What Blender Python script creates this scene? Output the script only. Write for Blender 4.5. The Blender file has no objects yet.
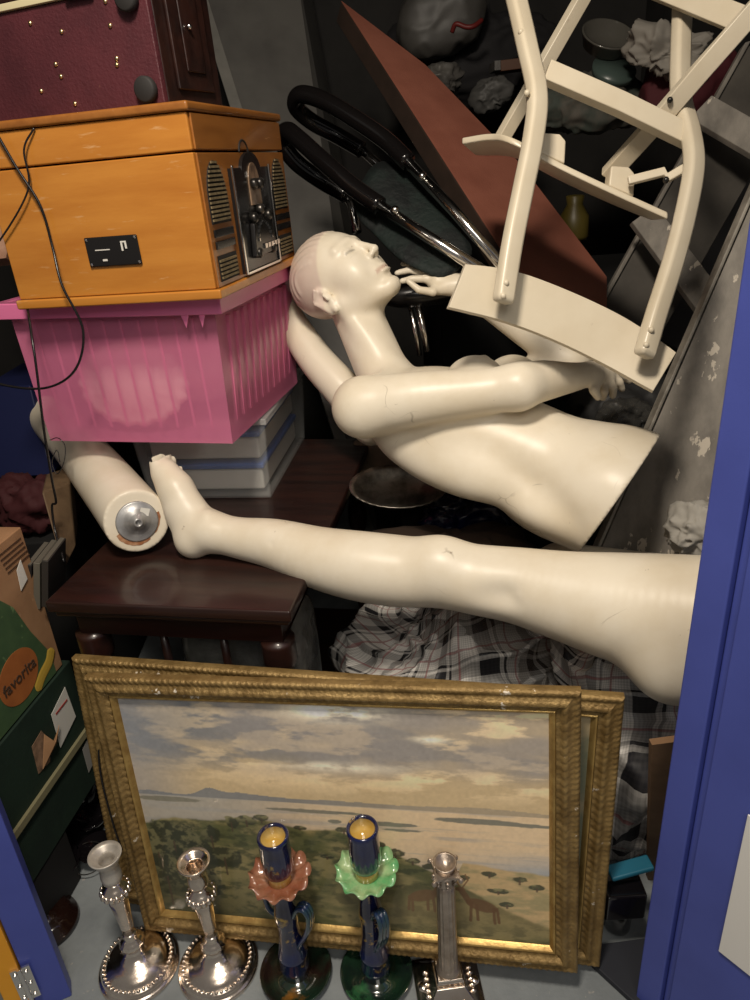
import bpy, math, random
import numpy as np
from mathutils import Vector, Matrix, noise
random.seed(7); np.random.seed(7)
PI = math.pi
sc = bpy.context.scene
col = sc.collection

# ------------------------------------------------------------------ camera
F = 722.0
ROLL = math.radians(4); PITCH = math.radians(25)
CAM = Vector((0, 0, 1.3))
fw = Vector((0, math.cos(PITCH), -math.sin(PITCH)))
r0 = Vector((1, 0, 0)); u0 = Vector((0, math.sin(PITCH), math.cos(PITCH)))
rt = math.cos(ROLL)*r0 - math.sin(ROLL)*u0
up = math.sin(ROLL)*r0 + math.cos(ROLL)*u0
cd = bpy.data.cameras.new('camera'); cam = bpy.data.objects.new('camera', cd); col.objects.link(cam)
cd.sensor_fit = 'VERTICAL'; cd.sensor_height = 36; cd.lens = 36*F/1000; cd.clip_start = .02
m3 = Matrix((rt, up, -fw)).transposed()
cam.matrix_world = Matrix.Translation(CAM) @ m3.to_4x4()
sc.camera = cam

def ray(x, y): return fw + rt*((x-375)/F) - up*((y-500)/F)
def W(x, y, d): return CAM + ray(x, y)*d
def PZ(x, y, z):
    v = ray(x, y); return CAM + v*((z-CAM.z)/v.z)
def PY(x, y, Y):
    v = ray(x, y); return CAM + v*(Y/v.y)
def pr(P):
    q = P-CAM; d = q.dot(fw); return (375+F*q.dot(rt)/d, 500-F*q.dot(up)/d, d)

# ------------------------------------------------------------------ materials
def nodes(name):
    m = bpy.data.materials.new(name); m.use_nodes = True
    nt = m.node_tree; return m, nt, nt.nodes['Principled BSDF']
def mat(name, c, rough=.5, metal=0, c2=None, scale=8, detail=4, lo=.4, hi=.65, bump=0, bscale=60, coat=0, spec=.5,
        stretch=(1,1,1), trans=0, alpha=1, c3=None, s3=30, lo3=.62, hi3=.68, rvar=0, sss=0, emit=0, ior=1.45):
    m, nt, b = nodes(name); N = nt.nodes; L = nt.links
    tc = N.new('ShaderNodeTexCoord'); mp = N.new('ShaderNodeMapping'); mp.inputs['Scale'].default_value = stretch
    L.new(tc.outputs['Object'], mp.inputs['Vector'])
    def nz(s, d=4):
        n = N.new('ShaderNodeTexNoise'); n.inputs['Scale'].default_value = s; n.inputs['Detail'].default_value = d
        n.inputs['Roughness'].default_value = .6
        L.new(mp.outputs[0], n.inputs['Vector']); return n
    def ramp(src, a, z):
        r = N.new('ShaderNodeMapRange'); r.inputs['From Min'].default_value = a; r.inputs['From Max'].default_value = z
        L.new(src, r.inputs['Value']); return r.outputs[0]
    def mix(f, A, B):
        x = N.new('ShaderNodeMix'); x.data_type = 'RGBA'
        if hasattr(f, 'type') and not isinstance(f, float): L.new(f, x.inputs['Factor'])
        if isinstance(A, tuple): x.inputs['A'].default_value = (*A, 1)
        else: L.new(A, x.inputs['A'])
        x.inputs['B'].default_value = (*B, 1)
        return x.outputs['Result']
    x = [i for i in range(0)]
    b.inputs['Base Color'].default_value = (*c, 1)
    cur = None
    if c2:
        n1 = nz(scale, detail); cur = mixc(N, L, ramp(n1.outputs['Fac'], lo, hi), c, c2)
    if c3:
        n3 = nz(s3, 6); cur = mixc(N, L, ramp(n3.outputs['Fac'], lo3, hi3), cur if cur else c, c3)
    if cur: L.new(cur, b.inputs['Base Color'])
    b.inputs['Roughness'].default_value = rough; b.inputs['Metallic'].default_value = metal
    if rvar:
        n4 = nz(scale*1.7, 5); r = N.new('ShaderNodeMapRange'); r.inputs['To Min'].default_value = max(.02, rough-rvar); r.inputs['To Max'].default_value = min(1, rough+rvar)
        r.inputs['From Min'].default_value = .3; r.inputs['From Max'].default_value = .7
        L.new(n4.outputs['Fac'], r.inputs['Value']); L.new(r.outputs[0], b.inputs['Roughness'])
    b.inputs['Specular IOR Level'].default_value = spec; b.inputs['Coat Weight'].default_value = coat; b.inputs['Coat Roughness'].default_value = .12
    b.inputs['Transmission Weight'].default_value = trans; b.inputs['Alpha'].default_value = alpha; b.inputs['IOR'].default_value = ior
    if sss: b.inputs['Subsurface Weight'].default_value = sss; b.inputs['Subsurface Scale'].default_value = .01
    if bump:
        n2 = nz(bscale, 5); bp = N.new('ShaderNodeBump'); bp.inputs['Strength'].default_value = bump; bp.inputs['Distance'].default_value = .01
        L.new(n2.outputs['Fac'], bp.inputs['Height']); L.new(bp.outputs[0], b.inputs['Normal'])
    return m
def mixc(N, L, f, A, B):
    x = N.new('ShaderNodeMix'); x.data_type = 'RGBA'
    if f is not None: L.new(f, x.inputs['Factor'])
    ia = x.inputs[6]; ib = x.inputs[7]
    if isinstance(A, tuple): ia.default_value = (*A, 1)
    else: L.new(A, ia)
    if isinstance(B, tuple): ib.default_value = (*B, 1)
    else: L.new(B, ib)
    return x.outputs[2]
def attr_mat(name, rough=.4, coat=0, attr='Col', metal=0, spec=.5):
    m, nt, b = nodes(name); a = nt.nodes.new('ShaderNodeAttribute'); a.attribute_name = attr
    nt.links.new(a.outputs['Color'], b.inputs['Base Color']); b.inputs['Roughness'].default_value = rough; b.inputs['Coat Weight'].default_value = coat
    b.inputs['Coat Roughness'].default_value = .08; b.inputs['Metallic'].default_value = metal; b.inputs['Specular IOR Level'].default_value = spec
    return m

# ------------------------------------------------------------------ mesh builder
class M:
    def __init__(s): s.v = []; s.f = []; s.uv = None
    def add(s, vs, fs):
        k = len(s.v); s.v += [Vector(v) for v in vs]; s.f += [tuple(i+k for i in f) for f in fs]; return s
    def box(s, c, d, R=None):
        c = Vector(c); hx, hy, hz = d[0]/2, d[1]/2, d[2]/2
        vs = [Vector((x, y, z)) for x in (-hx, hx) for y in (-hy, hy) for z in (-hz, hz)]
        if R is not None: vs = [R @ v for v in vs]
        return s.add([c+v for v in vs], [(0,1,3,2),(4,6,7,5),(0,4,5,1),(2,3,7,6),(0,2,6,4),(1,5,7,3)])
    def bb(s, a, b):   # from corner to corner
        return s.box([(a[i]+b[i])/2 for i in range(3)], [abs(a[i]-b[i]) for i in range(3)])
    def hexa(s, bot, top):  # two quads with the same winding
        return s.add(list(bot)+list(top), [(3,2,1,0),(4,5,6,7),(0,1,5,4),(1,2,6,5),(2,3,7,6),(3,0,4,7)])
    def prism(s, poly, off):  # planar 3D poly extruded by a vector
        n = len(poly); off = Vector(off); poly = [Vector(p) for p in poly]
        return s.add(poly+[p+off for p in poly], [tuple(range(n))[::-1], tuple(range(n, 2*n))]+[(i, (i+1) % n, (i+1) % n+n, i+n) for i in range(n)])
    def tube(s, pts, rad, n=10, cap=True, closed=False):
        pts = [Vector(p) for p in pts]; k = len(pts)
        rs = rad if hasattr(rad, '__len__') else [rad]*k
        nrm = None; vs = []
        for i, p in enumerate(pts):
            a = pts[(i-1) % k] if (closed or i > 0) else p; b = pts[(i+1) % k] if (closed or i < k-1) else p
            t = (b-a).normalized()
            if nrm is None: nrm = t.orthogonal().normalized()
            nrm = (nrm - t*nrm.dot(t)).normalized(); bn = t.cross(nrm)
            for j in range(n):
                w = 2*PI*j/n; vs.append(p+(nrm*math.cos(w)+bn*math.sin(w))*rs[i])
        fs = []
        for i in range(k if closed else k-1):
            for j in range(n):
                a = i*n+j; b = i*n+(j+1) % n; c = ((i+1) % k)*n+(j+1) % n; d = ((i+1) % k)*n+j; fs.append((a, b, c, d))
        if cap and not closed: fs += [tuple(range(n))[::-1], tuple(range((k-1)*n, k*n))]
        return s.add(vs, fs)
    def bar(s, pts, w, t, side):  # rectangular section, 'side' = width direction
        pts = [Vector(p) for p in pts]; side = Vector(side).normalized(); vs = []; k = len(pts)
        for i, p in enumerate(pts):
            tg = (pts[min(i+1, k-1)]-pts[max(i-1, 0)]).normalized()
            sd = (side-tg*side.dot(tg)).normalized(); nn = tg.cross(sd)
            ww = w[i] if hasattr(w, '__len__') else w
            for a, b in ((-1,-1), (1,-1), (1,1), (-1,1)): vs.append(p+sd*a*ww/2+nn*b*t/2)
        fs = [(3,2,1,0), (4*k-4, 4*k-3, 4*k-2, 4*k-1)]
        for i in range(k-1):
            for j in range(4): fs.append((4*i+j, 4*i+(j+1) % 4, 4*i+4+(j+1) % 4, 4*i+4+j))
        return s.add(vs, fs)
    def lathe(s, prof, n=32, c=(0,0,0), rip=None, ax=None):
        c = Vector(c); vs = []; R = Vector((0,0,1)).rotation_difference(Vector(ax)).to_matrix() if ax is not None else None
        for (r, z) in prof:
            for j in range(n):
                w = 2*PI*j/n; q = Vector((r*math.cos(w), r*math.sin(w), z))
                if rip: q = rip(q, r, z, w)
                if R: q = R @ q
                vs.append(c+q)
        k = len(prof); fs = []
        for i in range(k-1):
            for j in range(n): fs.append((i*n+j, i*n+(j+1) % n, (i+1)*n+(j+1) % n, (i+1)*n+j))
        if prof[0][0] > 1e-5: fs.append(tuple(range(n))[::-1])
        if prof[-1][0] > 1e-5: fs.append(tuple(range((k-1)*n, k*n)))
        return s.add(vs, fs)
    def ball(s, c, r, n=10, m=7, R=None):
        c = Vector(c); rr = r if hasattr(r, '__len__') else (r, r, r); vs = []; fs = []
        for i in range(m+1):
            a = PI*i/m
            for j in range(n):
                w = 2*PI*j/n; q = Vector((rr[0]*math.sin(a)*math.cos(w), rr[1]*math.sin(a)*math.sin(w), -rr[2]*math.cos(a)))
                vs.append(c+(R @ q if R is not None else q))
        for i in range(m):
            for j in range(n): fs.append((i*n+j, i*n+(j+1) % n, (i+1)*n+(j+1) % n, (i+1)*n+j))
        return s.add(vs, fs)
    def grid(s, fn, nu, nv, uvs=None):
        vs = [fn(i/nu, j/nv) for j in range(nv+1) for i in range(nu+1)]
        return s.add(vs, [(j*(nu+1)+i, j*(nu+1)+i+1, (j+1)*(nu+1)+i+1, (j+1)*(nu+1)+i) for j in range(nv) for i in range(nu)])
WM = {}
def thing(name, label, cat, mtx=None, group=None, kind=None):
    o = bpy.data.objects.new(name, None); col.objects.link(o); o.empty_display_size = .05
    if mtx is None: mtx = Matrix.Identity(4)
    elif not isinstance(mtx, Matrix): mtx = Matrix.Translation(Vector(mtx))
    o.matrix_world = mtx; WM[o.name] = mtx; tag(o, label, cat, group, kind); return o
def tag(o, label=None, cat=None, group=None, kind=None):
    if label: o['label'] = label
    if cat: o['category'] = cat
    if group: o['group'] = group
    if kind: o['kind'] = kind
    return o
def obj(name, b, m, parent=None, smooth=False, bevel=0, local=False, origin=None, label=None, solid=0, sub=0, mats=None):
    me = bpy.data.meshes.new(name)
    vs = b.v
    Mx = Matrix.Identity(4)
    if parent is not None:
        Mx = WM[parent.name]
        if not local: inv = Mx.inverted(); vs = [inv @ v for v in vs]
    else:
        if origin is None:
            n = len(vs); c = Vector((sum(v.x for v in vs)/n, sum(v.y for v in vs)/n, min(v.z for v in vs)))
        else: c = Vector(origin)
        vs = [v-c for v in vs]
    me.from_pydata([tuple(v) for v in vs], [], b.f)
    me.validate(); 
    import bmesh
    bm = bmesh.new(); bm.from_mesh(me); bmesh.ops.recalc_face_normals(bm, faces=bm.faces)
    bmesh.ops.remove_doubles(bm, verts=bm.verts, dist=1e-6) if not smooth else None
    bm.to_mesh(me); bm.free()
    o = bpy.data.objects.new(name, me); col.objects.link(o); me.materials.append(m)
    if parent is not None: o.parent = parent; WM[o.name] = Mx if True else None
    else: o.location = c; WM[o.name] = Matrix.Translation(c)
    if smooth: me.polygons.foreach_set('use_smooth', [True]*len(me.polygons)); me.update()
    if solid:
        q = o.modifiers.new('solid', 'SOLIDIFY'); q.thickness = solid; q.offset = 0
    if bevel:
        q = o.modifiers.new('bevel', 'BEVEL'); q.width = bevel; q.segments = 2; q.limit_method = 'ANGLE'; q.angle_limit = math.radians(40)
        me.polygons.foreach_set('use_smooth', [True]*len(me.polygons))
        w = o.modifiers.new('wn', 'WEIGHTED_NORMAL'); w.keep_sharp = True
    if sub:
        q = o.modifiers.new('sub', 'SUBSURF'); q.levels = q.render_levels = sub
    if label: o['label'] = label
    return o
def struct(name, b, m, parent=None, **k):
    o = obj(name, b, m, parent, **k)
    if parent is None: o['kind'] = 'structure'
    return o
def crom(P, n=8):
    P = [Vector(p) for p in P]; out = []; Q = [P[0]*2-P[1]]+P+[P[-1]*2-P[-2]]
    for i in range(1, len(Q)-2):
        for j in range(n):
            t = j/n; a, b, c, d = Q[i-1], Q[i], Q[i+1], Q[i+2]
            out.append(.5*((2*b)+(c-a)*t+(2*a-5*b+4*c-d)*t*t+(3*b-a-3*c+d)*t**3))
    return out+[P[-1]]
def cromr(P, n=8):  # with radius as 4th value
    A = crom([p[:3] for p in P], n); R = crom([(p[3], 0, 0) for p in P], n); return A, [q.x for q in R]
def frame(o, x, y, z):
    m = Matrix((Vector(x), Vector(y), Vector(z))).transposed().to_4x4(); m.translation = Vector(o); return m
def text_mesh(s, size, depth=.0006):
    cu = bpy.data.curves.new('t', 'FONT'); cu.body = s; cu.size = size; cu.extrude = depth; cu.align_x = 'CENTER'; cu.align_y = 'CENTER'; cu.resolution_u = 3
    o = bpy.data.objects.new('t', cu); col.objects.link(o)
    dg = bpy.context.evaluated_depsgraph_get(); me = bpy.data.meshes.new_from_object(o.evaluated_get(dg))
    b = M(); b.add([v.co.copy() for v in me.vertices], [tuple(p.vertices) for p in me.polygons])
    bpy.data.objects.remove(o); bpy.data.meshes.remove(me); return b
def xf(b, mtx):
    b.v = [mtx @ v for v in b.v]; return b

# ------------------------------------------------------------------ implicit surfaces
class SDF:
    def __init__(s, lo, hi, h):
        s.h = h; s.lo = np.array(lo, float); n = np.ceil((np.array(hi)-s.lo)/h).astype(int)+1; s.n = n
        s.ax = [s.lo[i]+h*np.arange(n[i]) for i in range(3)]
        s.F = np.full(n, .05, np.float32)
    def reg(s, lo, hi, m):
        i0 = np.maximum(0, np.floor((np.array(lo)-m-s.lo)/s.h).astype(int)); i1 = np.minimum(s.n, np.ceil((np.array(hi)+m-s.lo)/s.h).astype(int)+1)
        sl = tuple(slice(a, max(a, b)) for a, b in zip(i0, i1))
        X = np.meshgrid(*[s.ax[k][sl[k]] for k in range(3)], indexing='ij')
        return sl, np.stack(X, -1)
    def comb(s, sl, d, k, sub=False):
        A = s.F[sl]
        if sub:
            h = np.clip(.5-.5*(d+A)/max(k, 1e-6), 0, 1); s.F[sl] = A*(1-h)+(-d)*h+k*h*(1-h)
        else:
            h = np.clip(.5+.5*(A-d)/max(k, 1e-6), 0, 1); s.F[sl] = A*(1-h)+d*h-k*h*(1-h)
    def cap(s, a, b, ra, rb, k=.01, sub=False):
        a = np.array(a, float); b = np.array(b, float); R = max(ra, rb)
        sl, X = s.reg(np.minimum(a, b)-R, np.maximum(a, b)+R, k+.02)
        if X.size == 0: return s
        ba = b-a; t = np.clip(((X-a)@ba)/max(ba@ba, 1e-12), 0, 1)
        d = np.linalg.norm(X-a-t[..., None]*ba, axis=-1)-(ra+(rb-ra)*t)
        s.comb(sl, d, k, sub); return s
    def ell(s, c, r, R=None, k=.01, sub=False):
        c = np.array(c, float); r = np.array(r, float); m = r.max()
        sl, X = s.reg(c-m, c+m, k+.02)
        if X.size == 0: return s
        q = X-c
        if R is not None: q = q @ R       # R columns = local axes in world
        k0 = np.linalg.norm(q/r, axis=-1); k1 = np.linalg.norm(q/(r*r), axis=-1)
        d = k0*(k0-1)/np.maximum(k1, 1e-9); d = np.where(k0 < 1e-6, -r.min(), d)
        s.comb(sl, d, k, sub); return s
    def chain(s, P, k=.01, n=6):   # smooth tapering limb through the points (x, y, z, r)
        A_, R_ = cromr(P, n); A_ = [np.array(a) for a in A_]; Q = np.array(A_); R0 = max(R_)
        sl, X = s.reg(Q.min(0)-R0, Q.max(0)+R0, k+.02); D0 = np.full(X.shape[:3], .08)
        for a, b, ra, rb in zip(A_[:-1], A_[1:], R_[:-1], R_[1:]):
            R = max(ra, rb)+.03; lo = np.minimum(a, b)-R; hi = np.maximum(a, b)+R
            i0 = [max(0, int((lo[i]-X[0, 0, 0, i])/s.h)) for i in range(3)]; i1 = [max(0, int((hi[i]-X[0, 0, 0, i])/s.h)+2) for i in range(3)]
            q = tuple(slice(i0[i], i1[i]) for i in range(3)); Y = X[q]
            if Y.size == 0: continue
            ba = b-a; t = np.clip(((Y-a)@ba)/max(ba@ba, 1e-12), 0, 1)
            d = np.linalg.norm(Y-a-t[..., None]*ba, axis=-1)-(ra+(rb-ra)*t); D0[q] = np.minimum(D0[q], d)
        s.comb(sl, D0, k); return s
    def plane(s, p, n):   # cut away the side the normal points to
        sl, X = s.reg(s.lo, s.lo+s.h*s.n, 0); d = (X-np.array(p))@np.array(n); s.F = np.maximum(s.F, d.astype(np.float32)); return s
    def mesh(s):
        F = s.F; n = F.shape; ins = F < 0
        occ = np.zeros([k-1 for k in n], bool); cnt = np.zeros(occ.shape, np.int16); acc = np.zeros(occ.shape+(3,), np.float32)
        idx0 = np.stack(np.meshgrid(*[np.arange(k-1) for k in n], indexing='ij'), -1).astype(np.float32)
        edges = []
        for ax in range(3):
            o = [a for a in range(3) if a != ax]
            A = F[tuple(slice(0, n[i]-1) if i == ax else slice(None) for i in range(3))]
            B = F[tuple(slice(1, n[i]) if i == ax else slice(None) for i in range(3))]
            cr = (A < 0) != (B < 0); t = np.where(cr, A/np.where(A == B, 1, A-B), 0)
            edges.append((cr, A < 0))
            for d1 in (0, 1):
                for d2 in (0, 1):
                    sl = [None]*3; sl[ax] = slice(None); sl[o[0]] = slice(d1, n[o[0]]-1+d1); sl[o[1]] = slice(d2, n[o[1]]-1+d2)
                    sl = tuple(sl); c = cr[sl]; tt = t[sl]
                    cnt += c; acc[..., ax] += np.where(c, tt, 0); acc[..., o[0]] += c*d1; acc[..., o[1]] += c*d2
        occ = cnt > 0; vid = -np.ones(occ.shape, np.int64); vid[occ] = np.arange(occ.sum())
        V = (idx0[occ]+acc[occ]/cnt[occ][:, None])*s.h+s.lo
        Q = []
        for ax in range(3):
            cr, neg = edges[ax]; o = [(ax+1) % 3, (ax+2) % 3]
            I = np.argwhere(cr); I = I[(I[:, o[0]] > 0) & (I[:, o[1]] > 0) & (I[:, o[0]] < n[o[0]]-1) & (I[:, o[1]] < n[o[1]]-1)]
            def g(a, b):
                J = I.copy(); J[:, o[0]] -= a; J[:, o[1]] -= b; return vid[J[:, 0], J[:, 1], J[:, 2]]
            q = np.stack([g(1, 1), g(0, 1), g(0, 0), g(1, 0)], -1); ng = neg[I[:, 0], I[:, 1], I[:, 2]]
            q[~ng] = q[~ng][:, ::-1]; Q.append(q)
        return V, np.concatenate(Q)
def sdf_obj(name, S, m, parent=None, origin=None, sm=2, colfn=None):
    V, Q = S.mesh()
    lab = np.arange(len(V))            # keep the one connected surface
    for _ in range(400):
        old = lab.copy(); m_ = lab[Q].min(1)
        for i in range(4): np.minimum.at(lab, Q[:, i], m_)
        lab = lab[lab]
        if (lab == old).all(): break
    u_, c_ = np.unique(lab, return_counts=True); keep = lab == u_[c_.argmax()]
    if not keep.all():
        print(name, 'islands', sorted(c_)[-4:]); Q = Q[keep[Q[:, 0]]]; ix = np.cumsum(keep)-1; V = V[keep]; Q = ix[Q]
    # light laplacian smoothing
    for _ in range(sm):
        A = np.zeros_like(V); c = np.zeros(len(V))
        for i in range(4):
            a = Q[:, i]; b = Q[:, (i+1) % 4]
            for k in range(3): A[:, k] += np.bincount(a, V[b, k], len(V))+np.bincount(b, V[a, k], len(V))
            c += np.bincount(a, minlength=len(V))+np.bincount(b, minlength=len(V))
        V = V*.5+.5*A/np.maximum(c, 1)[:, None]
    me = bpy.data.meshes.new(name)
    if parent is not None:
        inv = np.array(WM[parent.name].inverted()); Vl = V@inv[:3, :3].T+inv[:3, 3]; c = None
    else:
        c = Vector(origin) if origin is not None else Vector((V[:, 0].mean(), V[:, 1].mean(), V[:, 2].min())); Vl = V-np.array(c)
    me.vertices.add(len(V)); me.vertices.foreach_set('co', Vl.astype(np.float32).ravel())
    me.loops.add(Q.size); me.loops.foreach_set('vertex_index', Q.ravel().astype(np.int32))
    me.polygons.add(len(Q)); me.polygons.foreach_set('loop_start', np.arange(0, Q.size, 4, dtype=np.int32)); me.polygons.foreach_set('loop_total', np.full(len(Q), 4, np.int32))
    me.polygons.foreach_set('use_smooth', np.ones(len(Q), bool)); me.update(); me.validate()
    if colfn is not None:
        C = colfn(V); at = me.color_attributes.new('Col', 'FLOAT_COLOR', 'POINT'); at.data.foreach_set('color', np.concatenate([C, np.ones((len(C), 1))], 1).astype(np.float32).ravel())
    me.materials.append(m); o = bpy.data.objects.new(name, me); col.objects.link(o)
    if parent is not None: o.parent = parent; WM[o.name] = WM[parent.name]
    else: o.location = c; WM[o.name] = Matrix.Translation(c)
    return o

# numpy value noise
_tab = np.random.rand(256, 256)
def vn(x, y):
    xi = np.floor(x).astype(int); yi = np.floor(y).astype(int); fx = x-xi; fy = y-yi; fx = fx*fx*(3-2*fx); fy = fy*fy*(3-2*fy)
    g = lambda a, b: _tab[a % 256, b % 256]
    return (g(xi, yi)*(1-fx)+g(xi+1, yi)*fx)*(1-fy)+(g(xi, yi+1)*(1-fx)+g(xi+1, yi+1)*fx)*fy
def fbm(x, y, o=5):
    s = 0; a = .5; t = 0
    for i in range(o): s = s+a*vn(x+17*i, y+31*i); t += a; x = x*2.03; y = y*2.03; a *= .55
    return s/t
def sst(a, b, x): t = np.clip((x-a)/(b-a), 0, 1); return t*t*(3-2*t)

#@@BODY@@
# ================================================================== materials in use
m_floor = mat('painted_floor', (.27,.295,.305), .55, c2=(.19,.21,.22), scale=6, c3=(.40,.38,.35), s3=55, lo3=.66, hi3=.72, bump=.15, bscale=90)
m_wall = mat('dark_partition', (.030,.028,.026), .9, c2=(.018,.017,.016), scale=3)
m_blue = mat('blue_painted_steel', (.075,.10,.40), .38, c2=(.060,.080,.33), scale=3, bump=.03, bscale=200, spec=.4)
m_orange = mat('orange_painted_steel', (.80,.36,.02), .4, c2=(.72,.30,.02), scale=5)
m_greymet = mat('grey_enamel', (.115,.110,.100), .45, c2=(.085,.080,.074), scale=5)
m_greylight = mat('grey_trim', (.21,.20,.18), .45, c2=(.15,.145,.13), scale=8)
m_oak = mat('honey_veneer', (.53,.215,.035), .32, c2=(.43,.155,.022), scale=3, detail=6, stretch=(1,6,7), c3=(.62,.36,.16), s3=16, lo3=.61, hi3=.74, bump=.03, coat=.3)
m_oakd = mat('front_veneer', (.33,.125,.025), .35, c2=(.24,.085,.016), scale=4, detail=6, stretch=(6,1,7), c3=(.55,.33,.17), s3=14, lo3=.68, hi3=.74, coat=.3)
m_black = mat('black_plastic', (.012,.011,.011), .25)
m_loop = mat('black_vinyl_foam', (.006,.005,.005), .16, coat=.5)
m_matt = mat('matt_black', (.010,.009,.009), .7)
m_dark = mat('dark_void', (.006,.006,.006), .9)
m_gun = mat('gunmetal', (.10,.09,.08), .3, metal=.8, c2=(.03,.03,.03), scale=60)
m_grille = mat('grille_cloth', (.20,.15,.075), .8, c2=(.12,.09,.045), scale=90)
m_chrome = mat('chrome', (.75,.73,.70), .16, metal=1)
m_burg = mat('burgundy_leatherette', (.088,.020,.026), .5, c2=(.060,.014,.019), scale=10, bump=.25, bscale=180, c3=(.16,.06,.05), s3=50, lo3=.68, hi3=.75)
m_darkwood = mat('dark_mahogany', (.028,.010,.007), .38, c2=(.014,.006,.005), scale=4, stretch=(1,7,7), detail=6, coat=.3, rvar=.1)
m_cream = mat('mannequin_shell', (.80,.725,.59), .38, c2=(.72,.63,.48), scale=7, detail=5, c3=(.40,.33,.25), s3=48, lo3=.705, hi3=.76, bump=.02)
m_chair = mat('cream_chair_paint', (.66,.585,.45), .32, c2=(.60,.52,.385), scale=7, c3=(.45,.37,.26), s3=30, lo3=.70, hi3=.76)
m_gold = mat('gilt_gesso', (.34,.225,.085), .42, metal=.45, c2=(.20,.125,.042), scale=30, detail=6, lo=.38, hi=.62, c3=(.74,.66,.54), s3=26, lo3=.665, hi3=.68, bump=.3, bscale=220)
m_goldin = mat('gilt_slip', (.52,.35,.12), .32, metal=.6, c2=(.36,.22,.07), scale=40, bump=.1, bscale=200)
m_silver = mat('old_silver_plate', (.86,.76,.66), .20, metal=1, c2=(.58,.47,.38), scale=14, lo=.45, hi=.75, rvar=.08, bump=.03, bscale=80)
m_silverd = mat('tarnished_silver', (.52,.44,.37), .34, metal=.85, c2=(.36,.29,.23), scale=30, bump=.15, bscale=120)
m_rubber = mat('rubber', (.02,.018,.017), .7)
m_brass = mat('brass_screw', (.75,.60,.32), .3, metal=1)
m_white = mat('white_card', (.70,.68,.62), .6)
m_ivory = mat('ivory_edge', (.62,.55,.34), .5)

# ================================================================== the room
WM_ = WM
b = M().bb((-1.6,-.4,-.06), (1.6,3.7,0)); struct('floor', b, m_floor)
b = M().bb((-1.5,3.5,.0), (1.5,3.6,2.7)); struct('wall_back', b, m_wall)
b = M().bb((-1.35,.86,.0), (-1.25,3.5,2.7)); struct('wall_left', b, m_wall)
b = M().bb((1.25,.9,.0), (1.35,3.5,2.7)); struct('wall_right', b, m_wall)
b = M().bb((-1.35,.86,2.6), (1.35,3.5,2.7)); struct('ceiling', b, m_wall)

# right hand blue door leaf and jamb: a stepped steel section running up the whole opening
PR = PZ(635,1000,0)
dR = Vector((.30,-.42,0)).normalized()       # direction in which the leaf opens towards the viewer
nR = Vector((dR.y, -dR.x, 0))                # its outer face normal (towards the left / viewer)
if nR.x > 0: nR = -nR
b = M()
def vpr(a, c, z0=0, z1=2.3, off=0): return None
def plate(b, o, d, n, s0, s1, t0, t1, z0, z1):
    q = [o+d*s0+n*t0, o+d*s1+n*t0, o+d*s1+n*t1, o+d*s0+n*t1]
    b.hexa([v+Vector((0,0,z0)) for v in q], [v+Vector((0,0,z1)) for v in q])
plate(b, PR, dR, nR, 0, .040, -.04, 0, 0, 2.4)
plate(b, PR, dR, nR, .0405, .052, -.04, -.010, 0, 2.4)
plate(b, PR, dR, nR, .0525, .42, -.04, -.002, 0, 2.4)
door = struct('door_1', b, m_blue, bevel=.003)
b = M(); plate(b, PR, dR, nR, .110, .36, 0.0, .0025, .262, .53)
tag(obj('notice_sheet', b, mat('glossy_white_card', (.80,.78,.74), .35), bevel=.001), 'blank off-white notice sheet fixed low on the blue door', 'notice')

# left hand jamb (blue) with an orange leaf hinged to it
PL = PZ(72,996,0)
b = M(); dL = Vector((-.75,-.30,0)).normalized(); nL = Vector((dL.y,-dL.x,0)); nL = nL if nL.y < 0 else -nL
plate(b, PL, dL, nL, 0, .055, -.03, 0, 0, .62)
struct('trim_1', b, m_blue, bevel=.002)
b = M(); plate(b, PL, dL, nL, .057, .095, -.03, .004, 0, .55)
d2 = struct('door_2', b, m_orange, bevel=.002)
b = M(); plate(b, PL, dL, nL, .0955, .30, -.03, 0, 0, .55)
obj('infill_panel', b, m_greylight, d2)
b = M(); plate(b, PL, dL, nL, .040, .070, .0045, .008, .045, .125)
for z in (.055,.085,.115):
    b.ball(PL+dL*.047+nL*.009+Vector((0,0,z)), .0035); b.ball(PL+dL*.064+nL*.009+Vector((0,0,z)), .0035)
b.tube([PL+dL*.056+nL*.009+Vector((0,0,z)) for z in (.043,.127)], .004)
obj('hinge', b, m_chrome, d2, label='steel butt hinge')
b = M(); b.ball(PL+dL*.078+nL*.005+Vector((0,0,.02)), .005); obj('bolt', b, m_chrome, d2)

# ================================================================== side table
yawT = math.radians(11)
FL = PZ(44,602,.65); FR = PZ(290,612,.65)
tx = (FR-FL); wT = tx.length; tx.normalize(); ty = Vector((-tx.y, tx.x, 0)); dT = .80
T = frame(FL-Vector((0,0,.65)), tx, ty, (0,0,1))
tb = thing('side_table', 'dark mahogany side table with turned legs carrying the storage boxes', 'table', T)
b = M(); b.bb((0,0,.628), (wT,dT,.65)); b.bb((.008,.008,.615), (wT-.008,dT-.008,.628)); obj('tabletop', b, m_darkwood, tb, bevel=.004, local=True)
b = M(); b.bb((.03,.03,.565), (wT-.03,.05,.6145)); b.bb((.03,dT-.05,.565), (wT-.03,dT-.03,.6145)); b.bb((.03,.05,.565), (.05,dT-.05,.6145)); b.bb((wT-.05,.05,.565), (wT-.03,dT-.05,.6145))
obj('apron', b, m_darkwood, tb, local=True, bevel=.002)
legp = [(.012,0),(.020,.01),(.022,.04),(.014,.06),(.024,.09),(.026,.14),(.016,.20),(.013,.23),(.022,.26),(.025,.32),(.020,.38),(.013,.42),(.025,.44),(.027,.47),(.018,.50),(.030,.51),(.030,.565)]
def twist(q, r, z, w):
    k = 1+.22*math.cos(2*w+z*55) if .08 < z < .49 else 1
    return Vector((q.x*k, q.y*k, z))
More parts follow.
